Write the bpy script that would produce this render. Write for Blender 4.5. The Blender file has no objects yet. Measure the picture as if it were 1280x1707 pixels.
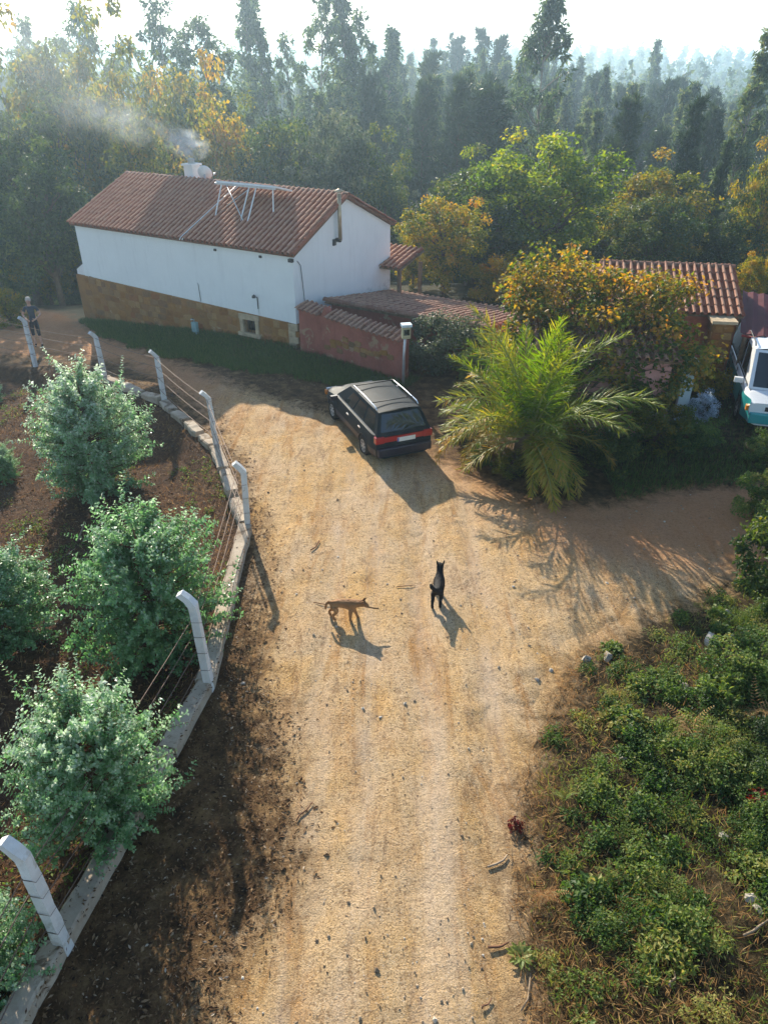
import bpy, bmesh, math, random
import numpy as np
from mathutils import Vector, Matrix, Euler

# ------------------------------------------------------------------ camera, sky, sun, exposure
SC = bpy.context.scene
COL = SC.collection
CAM_H = 8.0
PITCH = math.radians(31.6)          # camera looks this far below the horizon, towards +Y
FPX, CU, CV = 1220.0, 640.0, 853.5  # focal length and centre of the photograph in its own pixels
cam = bpy.data.cameras.new('camera')
cam.sensor_fit = 'HORIZONTAL'; cam.sensor_width = 36.0; cam.lens = 36.0 * FPX / 1280.0
cam.clip_start = 0.1; cam.clip_end = 6000.0
camo = bpy.data.objects.new('camera', cam); COL.objects.link(camo)
camo.location = (0, 0, CAM_H); camo.rotation_euler = (math.pi / 2 - PITCH, 0, 0)
SC.camera = camo

SUN_AZ = math.radians(-18.0)        # to the left of +Y
SUN_EL = math.radians(26.0)
world = bpy.data.worlds.new('World'); SC.world = world; world.use_nodes = True
wn = world.node_tree; wn.nodes.clear()
sky = wn.nodes.new('ShaderNodeTexSky'); sky.sky_type = 'NISHITA'; sky.sun_disc = False
sky.sun_elevation = SUN_EL; sky.sun_rotation = SUN_AZ
sky.air_density = 1.0; sky.dust_density = 0.5; sky.ozone_density = 1.0; sky.altitude = 300
bg = wn.nodes.new('ShaderNodeBackground'); bg.inputs['Strength'].default_value = 0.115
wo = wn.nodes.new('ShaderNodeOutputWorld')
wn.links.new(sky.outputs[0], bg.inputs[0]); wn.links.new(bg.outputs[0], wo.inputs[0])
sl = bpy.data.lights.new('sun', 'SUN'); sl.energy = 5.0; sl.angle = math.radians(0.5); sl.color = (1.0, 0.9, 0.74)
so = bpy.data.objects.new('sun', sl); COL.objects.link(so)
SUN_DIR = Vector((math.sin(SUN_AZ) * math.cos(SUN_EL), math.cos(SUN_AZ) * math.cos(SUN_EL), math.sin(SUN_EL)))
so.rotation_euler = SUN_DIR.to_track_quat('Z', 'Y').to_euler(); so.location = (-20, 60, 60)

SC.view_settings.view_transform = 'Standard'; SC.view_settings.look = 'None'
SC.view_settings.exposure = 1.06; SC.view_settings.gamma = 1.0; SC.view_settings.use_curve_mapping = False
SC.render.engine = 'CYCLES'
SC.cycles.use_denoising = True
try: SC.cycles.denoiser = 'OPENIMAGEDENOISE'
except Exception: pass
SC.cycles.max_bounces = 4; SC.cycles.diffuse_bounces = 2; SC.cycles.glossy_bounces = 2
SC.cycles.transmission_bounces = 4; SC.cycles.volume_bounces = 1; SC.cycles.transparent_max_bounces = 4
SC.cycles.sample_clamp_indirect = 4.0; SC.cycles.sample_clamp_direct = 6.0
SC.cycles.volume_step_rate = 1.0; SC.cycles.volume_max_steps = 48
SC.cycles.use_adaptive_sampling = True; SC.cycles.adaptive_threshold = 0.02
SC.cycles.caustics_reflective = False; SC.cycles.caustics_refractive = False

# ------------------------------------------------------------------ measuring helpers (photo pixel -> place in the world)
_c, _s = math.cos(PITCH), math.sin(PITCH)
def g(u, v, z=0.0):
    a = (u - CU) / FPX; b = -(v - CV) / FPX
    d = (a, _c + b * _s, -_s + b * _c); t = (z - CAM_H) / d[2]
    return Vector((d[0] * t, d[1] * t, z))
def at(u, v, y):
    """point seen at pixel (u, v) that lies at ground distance y"""
    a = (u - CU) / FPX; b = -(v - CV) / FPX
    t = y / (_c + b * _s)
    return Vector((a * t, y, CAM_H + (-_s + b * _c) * t))

def smooth(a, b, x):
    t = np.clip((x - a) / (b - a), 0, 1); return t * t * (3 - 2 * t)

_rs = np.random.RandomState(7)
_LAT = _rs.rand(256, 256)
def vnoise(x, y, s=1.0, o=0):
    x = np.asarray(x, float) / s + 37.3 * o + 500; y = np.asarray(y, float) / s + 91.7 * o + 500
    xi = np.floor(x).astype(int); yi = np.floor(y).astype(int); fx = x - xi; fy = y - yi
    fx = fx * fx * (3 - 2 * fx); fy = fy * fy * (3 - 2 * fy)
    L = lambda i, j: _LAT[i % 256, j % 256]
    return (L(xi, yi) * (1 - fx) + L(xi + 1, yi) * fx) * (1 - fy) + (L(xi, yi + 1) * (1 - fx) + L(xi + 1, yi + 1) * fx) * fy
def fbm(x, y, s=1.0, o=0, n=4):
    r = 0; a = 1; t = 0
    for k in range(n):
        r = r + a * vnoise(x, y, s / 2 ** k, o + k); t += a; a *= 0.5
    return r / t - 0.5

# fence line of the plot on the left (kerb under the posts), road side = right
FENCE = [(-3.95, 1.2), (-3.39, 4.16), (-2.62, 7.93), (-2.72, 12.28), (-4.04, 15.87), (-6.05, 18.8), (-8.4, 20.9), (-11.3, 22.7), (-16, 24.6)]
def fence_side(x, y):
    """signed distance to the fence line, positive on the road side"""
    x = np.asarray(x, float); y = np.asarray(y, float); best = np.full(x.shape, 1e9); sg = np.ones(x.shape)
    for (ax, ay), (bx, by) in zip(FENCE[:-1], FENCE[1:]):
        dx, dy = bx - ax, by - ay; L2 = dx * dx + dy * dy
        t = np.clip(((x - ax) * dx + (y - ay) * dy) / L2, 0, 1)
        d = np.hypot(x - ax - t * dx, y - ay - t * dy)
        s = np.where((dx * (y - ay) - dy * (x - ax)) < 0, 1.0, -1.0)
        m = d < best; best = np.where(m, d, best); sg = np.where(m, s, sg)
    return best * sg
ROADPX = [(330, 1760), (355, 1660), (420, 1560), (490, 1440), (478, 1300), (440, 1130), (432, 950), (428, 880), (398, 768), (338, 690), (275, 640), (205, 605), (120, 592), (-60, 590),
          (-60, 505), (60, 512), (115, 522), (150, 548), (240, 582), (340, 618), (430, 655), (560, 690), (690, 735), (745, 775), (800, 800), (880, 838), (1000, 842), (1100, 818), (1230, 806), (1420, 800),
          (1420, 900), (1280, 948), (1165, 1000), (1080, 1035), (965, 1105), (912, 1200), (868, 1350), (862, 1500), (862, 1760)]
def poly_sd(P, x, y):
    """signed distance to a polygon, positive inside"""
    inside = np.zeros(x.shape, bool); best = np.full(x.shape, 1e9)
    for (ax, ay), (bx, by) in zip(P, P[1:] + P[:1]):
        dx, dy = bx - ax, by - ay
        t = np.clip(((x - ax) * dx + (y - ay) * dy) / (dx * dx + dy * dy + 1e-12), 0, 1)
        best = np.minimum(best, np.hypot(x - ax - t * dx, y - ay - t * dy))
        c = ((ay > y) != (by > y)) & (x < dx * (y - ay) / (dy + 1e-12) + ax)
        inside ^= c
    return np.where(inside, best, -best)
ROAD_FLAT = [tuple(g(u, v))[:2] for u, v in ROADPX]
ROAD_FLAT[0] = (ROAD_FLAT[0][0], -4.0); ROAD_FLAT[-1] = (ROAD_FLAT[-1][0], -4.0)
def hz(x, y):
    x = np.asarray(x, float); y = np.asarray(y, float)
    z = -0.55 * smooth(-3.0, -12.0, x) * smooth(13, 27, y)
    fs = fence_side(x, y)
    inplot = (1 - smooth(-0.75, -0.25, fs)) * smooth(26, 22, y)
    z = z - 0.36 * inplot + inplot * 0.22 * fbm(x, y, 2.2, 3)
    z = z - 0.02 * np.clip(-fs - 1, 0, 12) * inplot
    # right-hand bank
    m = (x > 0.5) & (y < 14)
    bank = np.zeros(x.shape); bank[m] = smooth(0.15, 2.2, -poly_sd(ROAD_FLAT, x[m], y[m])) * smooth(12.8, 9.5, y[m])
    z = z + bank * (0.10 + 0.45 * fbm(x, y, 1.6, 11))
    # valley behind the house, wooded rise beyond
    dv = smooth(27, 80, y + 0.15 * np.abs(x)) 
    z = z - 13.5 * dv
    z = z + 30.0 * smooth(160, 900, y) * (0.45 + 0.55 * smooth(400, -500, x)) + 4.0 * fbm(x, y, 60, 5) * smooth(40, 90, y)
    z = z + 0.10 * fbm(x, y, 3.0, 21) * smooth(20, 30, np.hypot(x, y))
    return z
def hz1(x, y): return float(hz(np.array([x]), np.array([y]))[0])
def gg(u, v):
    """ground point seen at a pixel, on the modelled ground"""
    z = 0.0
    for k in range(12):
        p = g(u, v, z); z = 0.5 * z + 0.5 * hz1(p.x, p.y)
    return g(u, v, z)

# ------------------------------------------------------------------ object helpers
def tag(o, label=None, cat=None, group=None, kind=None):
    if label: o['label'] = label
    if cat: o['category'] = cat; o['kind'] = 'thing'
    if group: o['group'] = group
    if kind: o['kind'] = kind
    return o
def empty(name, loc=(0, 0, 0), rz=0.0, scale=1.0, label=None, cat=None, group=None):
    o = bpy.data.objects.new(name, None); COL.objects.link(o); o.empty_display_size = 0.2
    o.location = loc; o.rotation_euler = (0, 0, rz)
    o.scale = (scale, scale, scale) if not isinstance(scale, (tuple, list)) else scale
    return tag(o, label, cat, group)
def link(name, me, parent=None, mat=None):
    o = bpy.data.objects.new(name, me); COL.objects.link(o)
    if parent is not None: o.parent = parent
    if mat is not None and not me.materials: me.materials.append(mat)
    return o
def copy_tree(o, parent=None):
    c = o.copy(); COL.objects.link(c); c.parent = parent
    for ch in o.children: copy_tree(ch, c)
    return c

class MB:
    """collects boxes, tubes and faces into one mesh"""
    def __init__(s): s.v = []; s.f = []; s.m = []; s.sm = []
    def add(s, verts, faces, mi=0, sm=False):
        n = len(s.v); s.v += [tuple(p) for p in verts]
        for f in faces: s.f.append(tuple(i + n for i in f)); s.m.append(mi); s.sm.append(sm)
        return s
    def box(s, c, d, M=None, mi=0):
        x, y, z = d[0] / 2, d[1] / 2, d[2] / 2
        P = [Vector((sx * x, sy * y, sz * z)) for sz in (-1, 1) for sy in (-1, 1) for sx in (-1, 1)]
        if M is not None: P = [M @ p for p in P]
        P = [p + Vector(c) for p in P]
        return s.add(P, [(0, 2, 3, 1), (4, 5, 7, 6), (0, 1, 5, 4), (2, 6, 7, 3), (0, 4, 6, 2), (1, 3, 7, 5)], mi)
    def hexa(s, P, mi=0):
        """eight corners: bottom 0-3 going round, top 4-7 going round"""
        return s.add(P, [(3, 2, 1, 0), (4, 5, 6, 7), (0, 1, 5, 4), (1, 2, 6, 5), (2, 3, 7, 6), (3, 0, 4, 7)], mi)
    def tube(s, path, r, n=6, cap=True, mi=0, sm=True):
        path = [Vector(p) for p in path]
        rs = r if isinstance(r, (list, tuple)) else [r] * len(path)
        base = len(s.v); ref = None
        for i, p in enumerate(path):
            t = (path[min(i + 1, len(path) - 1)] - path[max(i - 1, 0)]).normalized()
            if ref is None: ref = Vector((0, 0, 1)) if abs(t.z) < 0.9 else Vector((1, 0, 0))
            a = t.cross(ref); a.normalize(); b = a.cross(t); ref = b
            for k in range(n):
                an = 2 * math.pi * k / n
                s.v.append(tuple(p + (a * math.cos(an) + b * math.sin(an)) * rs[i]))
        for i in range(len(path) - 1):
            for k in range(n):
                a0 = base + i * n + k; a1 = base + i * n + (k + 1) % n
                s.f.append((a1, a0, a0 + n, a1 + n)); s.m.append(mi); s.sm.append(sm)
        if cap:
            s.f.append(tuple(base + k for k in range(n))); s.m.append(mi); s.sm.append(False)
            e = base + (len(path) - 1) * n
            s.f.append(tuple(e + k for k in range(n))[::-1]); s.m.append(mi); s.sm.append(False)
        return s
    def lathe(s, prof, c, axis='z', n=16, mi=0, sm=True):
        """profile of (radius, height) turned round an axis through c"""
        base = len(s.v); c = Vector(c)
        for (r, h) in prof:
            for k in range(n):
                an = 2 * math.pi * k / n; a, b = r * math.cos(an), r * math.sin(an)
                s.v.append(tuple(c + (Vector((a, b, h)) if axis == 'z' else Vector((h, a, b)) if axis == 'x' else Vector((a, h, b)))))
        for i in range(len(prof) - 1):
            for k in range(n):
                a0 = base + i * n + k; a1 = base + i * n + (k + 1) % n
                s.f.append((a0, a1, a1 + n, a0 + n)); s.m.append(mi); s.sm.append(sm)
        return s
    def mesh(s, name, *mats):
        me = bpy.data.meshes.new(name); me.from_pydata(s.v, [], s.f)
        for m in mats: me.materials.append(m)
        me.polygons.foreach_set('material_index', s.m); me.polygons.foreach_set('use_smooth', s.sm)
        me.update(); return me
    def build(s, name, parent, *mats):
        o = link(name, s.mesh(name, *mats), parent)
        return o

def bevel_mesh(me, w, seg=1):
    bm = bmesh.new(); bm.from_mesh(me); bmesh.ops.recalc_face_normals(bm, faces=bm.faces)
    bmesh.ops.bevel(bm, geom=list(bm.edges), offset=w, segments=seg, affect='EDGES', profile=0.5)
    bm.to_mesh(me); bm.free(); return me

def np_mesh(name, V, F, mat=None, rnd=None, smooth_=False, hue=None):
    """V (n,3), F (m,k) with one face size"""
    me = bpy.data.meshes.new(name); n, k = F.shape
    me.vertices.add(len(V)); me.vertices.foreach_set('co', np.ascontiguousarray(V, np.float32).ravel())
    me.loops.add(n * k); me.loops.foreach_set('vertex_index', np.ascontiguousarray(F, np.int32).ravel())
    me.polygons.add(n); me.polygons.foreach_set('loop_start', np.arange(0, n * k, k, dtype=np.int32))
    me.polygons.foreach_set('use_smooth', np.full(n, smooth_, bool))
    me.update(calc_edges=True)
    if rnd is not None:
        a = me.attributes.new('rnd', 'FLOAT', 'FACE'); a.data.foreach_set('value', np.ascontiguousarray(rnd, np.float32))
    if hue is not None:
        a = me.attributes.new('hue', 'FLOAT', 'FACE'); a.data.foreach_set('value', np.ascontiguousarray(hue, np.float32))
    if mat is not None: me.materials.append(mat)
    return me

# ------------------------------------------------------------------ materials
class NT:
    def __init__(s, name):
        s.m = bpy.data.materials.new(name); s.m.use_nodes = True; s.t = s.m.node_tree; s.t.nodes.clear()
        s.out = s.t.nodes.new('ShaderNodeOutputMaterial')
    def n(s, typ, **kw):
        nd = s.t.nodes.new(typ)
        for k, v in kw.items():
            if k.startswith('_'): setattr(nd, k[1:], v)
            else:
                key = k.replace('__', ' ')
                nd.inputs[key if key in nd.inputs else int(key) if key.isdigit() else key].default_value = v
        return nd
    def l(s, a, b): s.t.links.new(a, b)
    def coord(s, kind='Object', scale=(1, 1, 1), rot=(0, 0, 0)):
        tc = s.n('ShaderNodeTexCoord'); mp = s.n('ShaderNodeMapping'); mp.inputs['Scale'].default_value = scale
        mp.inputs['Rotation'].default_value = rot
        s.l(tc.outputs[kind], mp.inputs['Vector']); return mp.outputs['Vector']
    def pos(s, scale=(1, 1, 1)):
        ge = s.n('ShaderNodeNewGeometry'); mp = s.n('ShaderNodeMapping'); mp.inputs['Scale'].default_value = scale
        s.l(ge.outputs['Position'], mp.inputs['Vector']); return mp.outputs['Vector']
    def noise(s, vec, scale, detail=4, rough=0.6, dist=0.0):
        nd = s.n('ShaderNodeTexNoise'); nd.inputs['Scale'].default_value = scale; nd.inputs['Detail'].default_value = detail
        nd.inputs['Roughness'].default_value = rough; nd.inputs['Distortion'].default_value = dist
        if vec is not None: s.l(vec, nd.inputs['Vector'])
        return nd.outputs['Fac']
    def ramp(s, fac, stops, interp='LINEAR'):
        r = s.n('ShaderNodeValToRGB'); r.color_ramp.interpolation = interp; e = r.color_ramp.elements
        while len(e) < len(stops): e.new(0.5)
        for i, (p, c) in enumerate(stops):
            e[i].position = p; e[i].color = (c, c, c, 1) if isinstance(c, (int, float)) else (c[0], c[1], c[2], 1)
        s.l(fac, r.inputs['Fac']); return r.outputs['Color']
    def mix(s, fac, a, b, mode='MIX'):
        m = s.n('ShaderNodeMix', _data_type='RGBA', _blend_type=mode)
        for sock, val in ((m.inputs[0], fac), (m.inputs[6], a), (m.inputs[7], b)):
            if isinstance(val, bpy.types.NodeSocket): s.l(val, sock)
            elif isinstance(val, (int, float)): sock.default_value = val if sock.type == 'VALUE' else (val, val, val, 1)
            else: sock.default_value = (val[0], val[1], val[2], 1)
        return m.outputs[2]
    def math(s, op, a, b=0.0, clamp=False):
        m = s.n('ShaderNodeMath', _operation=op, _use_clamp=clamp)
        for i, val in enumerate((a, b)):
            if isinstance(val, bpy.types.NodeSocket): s.l(val, m.inputs[i])
            else: m.inputs[i].default_value = val
        return m.outputs[0]
    def attr(s, name):
        a = s.n('ShaderNodeAttribute'); a.attribute_name = name; return a.outputs['Fac']
    def bump(s, h, strength=0.3, dist=0.02):
        b = s.n('ShaderNodeBump'); b.inputs['Strength'].default_value = strength; b.inputs['Distance'].default_value = dist
        s.l(h, b.inputs['Height']); return b.outputs['Normal']
    def princ(s, col, rough=0.8, spec=0.3, metal=0.0, normal=None, coat=0.0):
        p = s.n('ShaderNodeBsdfPrincipled')
        if isinstance(col, bpy.types.NodeSocket): s.l(col, p.inputs['Base Color'])
        else: p.inputs['Base Color'].default_value = (col[0], col[1], col[2], 1)
        if isinstance(rough, bpy.types.NodeSocket): s.l(rough, p.inputs['Roughness'])
        else: p.inputs['Roughness'].default_value = rough
        p.inputs['Specular IOR Level'].default_value = spec; p.inputs['Metallic'].default_value = metal
        p.inputs['Coat Weight'].default_value = coat
        if normal is not None: s.l(normal, p.inputs['Normal'])
        s.l(p.outputs[0], s.out.inputs['Surface']); return p

def mat_plain(name, col, rough=0.6, spec=0.4, metal=0.0, var=0.25, scale=6.0, bump=0.0, coat=0.0):
    t = NT(name); v = t.coord('Object'); n = t.noise(v, scale, 5)
    c = t.mix(t.ramp(n, [(0.3, 0), (0.75, 1)]), tuple(x * (1 - var) for x in col), tuple(min(1, x * (1 + var)) for x in col))
    nm = t.bump(t.noise(v, scale * 12, 3), bump) if bump else None
    t.princ(c, rough, spec, metal, nm, coat); return t.m

def mat_leaf(name, cols, transl=0.4, rough=0.55, spec=0.35, back=None):
    """cols: colours picked leaf by leaf (attribute rnd) and shifted plant by plant"""
    t = NT(name); oi = t.n('ShaderNodeObjectInfo')
    f = t.math('ADD', t.attr('rnd'), t.math('MULTIPLY', t.math('SUBTRACT', oi.outputs['Random'], 0.5), 0.32), True)
    k = len(cols)
    c = t.ramp(f, [(i / (k - 1), cc) for i, cc in enumerate(cols)])
    p = t.n('ShaderNodeBsdfPrincipled'); t.l(c, p.inputs['Base Color']); p.inputs['Roughness'].default_value = rough
    p.inputs['Specular IOR Level'].default_value = spec
    tr = t.n('ShaderNodeBsdfTranslucent'); hs = t.n('ShaderNodeHueSaturation'); hs.inputs['Saturation'].default_value = 1.15
    hs.inputs['Value'].default_value = 1.5; hs.inputs['Hue'].default_value = 0.485; t.l(c, hs.inputs['Color']); t.l(hs.outputs[0], tr.inputs['Color'])
    ms = t.n('ShaderNodeMixShader'); ms.inputs[0].default_value = transl
    t.l(p.outputs[0], ms.inputs[1]); t.l(tr.outputs[0], ms.inputs[2]); t.l(ms.outputs[0], t.out.inputs['Surface'])
    return t.m

# ------------------------------------------------------------------ leaf clouds
def unit(a): return a / np.maximum(np.linalg.norm(a, axis=-1, keepdims=True), 1e-9)
def leaf_arrays(C, D, N, L, Wd, fold=0.15):
    """diamond leaves: base C, direction D, normal N, length L, width Wd -> V, F (quads)"""
    D = unit(D); S = unit(np.cross(D, N)); U = np.cross(S, D)
    L = np.asarray(L)[:, None] * np.ones((len(C), 1)); Wd = np.asarray(Wd)[:, None] * np.ones((len(C), 1))
    mid = C + D * L * 0.45
    v0 = C; v1 = mid + S * Wd / 2 + U * Wd * fold; v2 = C + D * L - U * L * 0.12; v3 = mid - S * Wd / 2 + U * Wd * fold
    V = np.stack([v0, v1, v2, v3], 1).reshape(-1, 3); F = np.arange(len(V)).reshape(-1, 4)
    return V, F
def rand_dirs(r, n): return unit(r.normal(size=(n, 3)))
# ================================================================== the setting: ground, road
def ground_material():
    t = NT('soil'); p = t.pos()
    n1 = t.noise(p, 0.9, 6, 0.65); n2 = t.noise(p, 7.0, 6, 0.7); n3 = t.noise(p, 45.0, 4, 0.7)
    litter = t.ramp(n2, [(0.3, (0.018, 0.010, 0.006)), (0.45, (0.075, 0.038, 0.02)), (0.6, (0.17, 0.09, 0.045)), (0.75, (0.30, 0.21, 0.13))])
    reds = t.ramp(n1, [(0.3, (0.16, 0.075, 0.035)), (0.55, (0.09, 0.05, 0.03)), (0.75, (0.24, 0.15, 0.085))])
    plotc = t.mix(0.5, litter, reds)
    verge = t.ramp(t.noise(p, 3.0, 6, 0.7), [(0.32, (0.045, 0.027, 0.015)), (0.48, (0.14, 0.08, 0.038)), (0.68, (0.34, 0.21, 0.095))])
    bankc = t.ramp(n2, [(0.32, (0.018, 0.014, 0.007)), (0.5, (0.06, 0.042, 0.02)), (0.7, (0.20, 0.14, 0.07))])
    forest = t.ramp(n1, [(0.3, (0.025, 0.030, 0.012)), (0.6, (0.06, 0.055, 0.028)), (0.8, (0.10, 0.075, 0.04))])
    clear = t.ramp(n1, [(0.3, (0.26, 0.20, 0.11)), (0.6, (0.42, 0.33, 0.2)), (0.8, (0.2, 0.17, 0.08))])
    c = t.mix(t.attr('plot'), verge, plotc)
    c = t.mix(t.attr('bank'), c, bankc)
    c = t.mix(t.attr('forest'), c, forest)
    c = t.mix(t.attr('clear'), c, clear)
    c = t.mix(0.55, c, t.ramp(n3, [(0.3, 0.35), (0.7, 1.0)]), 'MULTIPLY')
    # trodden sandy earth of the track, giving way raggedly to humus and leaf crumbs at its verges
    tr = t.pos((1.0, 0.28, 1.0))
    big = t.noise(p, 0.55, 5, 0.6, 0.4); mid = t.noise(tr, 2.6, 6, 0.65, 0.3); fin = t.noise(p, 16, 6, 0.8); grit = t.noise(p, 48, 4, 0.85)
    sand = t.ramp(mid, [(0.25, (0.50, 0.24, 0.06)), (0.42, (0.64, 0.39, 0.15)), (0.56, (0.70, 0.50, 0.28)), (0.75, (0.62, 0.48, 0.34))])
    ochre = t.ramp(big, [(0.3, (0.72, 0.41, 0.12)), (0.5, (0.68, 0.47, 0.26)), (0.7, (0.56, 0.38, 0.26))])
    d = t.mix(0.5, sand, ochre)
    d = t.mix(t.ramp(t.noise(t.pos((1.0, 0.16, 1.0)), 2.3, 6, 0.7, 0.6), [(0.52, 0.0), (0.66, 0.85)]), d, (0.48, 0.235, 0.065))
    d = t.mix(t.ramp(t.noise(t.pos((1.0, 0.2, 1.0)), 4.6, 6, 0.75, 0.5), [(0.54, 0.0), (0.68, 0.75)]), d, (0.28, 0.165, 0.085))
    d = t.mix(t.ramp(fin, [(0.36, 0.9), (0.48, 0.0)]), d, (0.24, 0.135, 0.06))
    d = t.mix(t.ramp(grit, [(0.38, 0.9), (0.47, 0.0)]), d, (0.16, 0.105, 0.06))
    d = t.mix(t.ramp(grit, [(0.57, 0.0), (0.66, 0.85)]), d, (0.80, 0.70, 0.54))
    d = t.mix(t.math('MULTIPLY', t.attr('rut'), t.ramp(t.noise(tr, 2.0, 5, 0.7), [(0.38, 0.0), (0.62, 0.45)])), d, (0.66, 0.53, 0.41))
    d = t.mix(t.math('MULTIPLY', t.attr('red'), 0.8), d, t.mix(fin, (0.26, 0.10, 0.04), (0.68, 0.34, 0.17)))
    en = t.math('ADD', t.attr('sdr'), t.math('MULTIPLY', t.math('SUBTRACT', t.noise(p, 2.8, 7, 0.78, 0.5), 0.5), 1.25))
    c = t.mix(t.ramp(en, [(0.26, 0.0), (0.40, 0.45), (0.62, 1.0)]), c, d)
    h = t.math('ADD', t.math('MULTIPLY', t.math('ADD', n2, fin), 0.45), t.math('MULTIPLY', t.math('ADD', n3, grit), 0.3))
    t.princ(c, 0.95, 0.12, 0, t.bump(h, 1.0, 0.09)); return t.m

def axis_coords(lo, hi, step, far_lo, far_hi, grow=1.18):
    a = list(np.arange(lo, hi + 1e-6, step)); s = step; x = hi
    while x < far_hi: s *= grow; x += s; a.append(x)
    s = step; x = lo
    while x > far_lo: s *= grow; x -= s; a.insert(0, x)
    return np.array(a)
gx = axis_coords(-15, 13, 0.2, -2500, 2500); gy = axis_coords(0, 34, 0.2, -60, 3000)
GX, GY = np.meshgrid(gx, gy); GZ = hz(GX, GY)
nx, ny = len(gx), len(gy)
idx = np.arange(nx * ny).reshape(ny, nx)
GF = np.stack([idx[:-1, :-1], idx[:-1, 1:], idx[1:, 1:], idx[1:, :-1]], -1).reshape(-1, 4)
gme = np_mesh('ground', np.stack([GX, GY, GZ], -1).reshape(-1, 3), GF, ground_material(), smooth_=True)
def pt_attr(me, name, arr):
    a = me.attributes.new(name, 'FLOAT', 'POINT'); a.data.foreach_set('value', np.ascontiguousarray(arr, np.float32).ravel())
ROAD = [tuple(gg(u, v))[:2] for u, v in ROADPX]
ROAD[0] = (ROAD[0][0], -4.0); ROAD[-1] = (ROAD[-1][0], -4.0)
def zones(me, x, y):
    sd = poly_sd(ROAD, x, y); fs = fence_side(x, y)
    pt_attr(me, 'sdr', np.clip((sd + 0.75) / 1.9, -0.6, 1.6))
    pt_attr(me, 'plot', smooth(0.3, -0.3, fs + 0.5 * fbm(x, y, 1.0, 2)) * smooth(30, 20, y))
    pt_attr(me, 'bank', np.maximum(smooth(1.2, 2.4, x + 0.12 * (y - 6) + 1.2 * fbm(x, y, 1.2, 4)) * smooth(15, 12, y), smooth(2, 4, x) * smooth(12, 15, y) * smooth(26, 20, y)))
    pt_attr(me, 'forest', np.maximum(smooth(22, 30, y + 0.4 * x * (x > 0)), smooth(24, 27.5, y + 3 * fbm(x, y, 3, 6)) * (x < -12)))
    pt_attr(me, 'clear', smooth(2.6, 1.0, np.hypot((x + 13.2) / 1.7, (y - 29.3) / 1.9) + 1.5 * fbm(x, y, 1.5, 8)))
    pt_attr(me, 'rut', (sum(np.exp(-((x - a - b * y + 0.25 * fbm(x, y, 2.0, 90)) / 0.17) ** 2) for a, b in ((0.15, 0.05), (1.35, 0.03), (-1.05, 0.02), (0.62, 0.015), (-0.45, 0.03))) * smooth(17, 13, y)).clip(0, 1))
    pt_attr(me, 'red', (smooth(1.2, 3.8, x + 0.5 * (y - 13)) * smooth(10, 12, y) + smooth(-3, -6, x) * smooth(16, 18, y)).clip(0, 1))
zones(gme, GX.ravel(), GY.ravel())
ground = link('ground', gme); tag(ground, 'uneven bare soil and forest floor running down into the valley', None, None, 'structure')

STEP = 0.075
rx = np.arange(-17, 13, STEP); ry = np.arange(-3, 32, STEP); RX, RY = np.meshgrid(rx, ry)
RX = RX + _rs.uniform(-.2, .2, RX.shape) * STEP; RY = RY + _rs.uniform(-.2, .2, RY.shape) * STEP
sd = poly_sd(ROAD, RX, RY); sdn = sd + 0.55 * fbm(RX, RY, 0.9, 14, 5)
rel = 0.09 * fbm(RX, RY * 0.14, 0.45, 31, 4) + 0.04 * fbm(RX, RY, 0.30, 33, 3) + 0.028 * fbm(RX, RY, 0.12, 35, 2)
wheel = -0.04 * (np.exp(-((RX - 0.15 - 0.05 * RY) / 0.2) ** 2) + np.exp(-((RX - 1.35 - 0.03 * RY) / 0.22) ** 2) + np.exp(-((RX + 1.05 - 0.02 * RY) / 0.22) ** 2)) * smooth(16, 12, RY)
RZ = hz(RX, RY) + 0.07 + rel + wheel - 0.125 * smooth(1.0, -0.12, sdn)
ridx = np.arange(RX.size).reshape(RX.shape)
RF = np.stack([ridx[:-1, :-1], ridx[:-1, 1:], ridx[1:, 1:], ridx[1:, :-1]], -1).reshape(-1, 4)
keep = (sdn.ravel()[RF] > -0.12).all(1); RF = RF[keep]
used = np.zeros(RX.size, bool); used[RF.ravel()] = True; remap = np.cumsum(used) - 1
RV = np.stack([RX, RY, RZ], -1).reshape(-1, 3)[used]
rme = np_mesh('dirt_road', RV, remap[RF], gme.materials[0], smooth_=True)
zones(rme, RV[:, 0], RV[:, 1])
road = link('dirt_road', rme); tag(road, 'rutted sandy earth track', None, None, 'structure')
def road_z(x, y):
    r = 0.09 * fbm(x, y * 0.14, 0.45, 31, 4) + 0.04 * fbm(x, y, 0.30, 33, 3) + 0.028 * fbm(x, y, 0.12, 35, 2)
    w = -0.04 * (np.exp(-((x - 0.15 - 0.05 * y) / 0.2) ** 2) + np.exp(-((x - 1.35 - 0.03 * y) / 0.22) ** 2) + np.exp(-((x + 1.05 - 0.02 * y) / 0.22) ** 2)) * smooth(16, 12, y)
    return hz(x, y) + 0.07 + r + w - 0.125 * smooth(1.0, -0.12, poly_sd(ROAD, x, y) + 0.55 * fbm(x, y, 0.9, 14, 5))
def road_z1(x, y): return float(road_z(np.array([x]), np.array([y]))[0])
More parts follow.
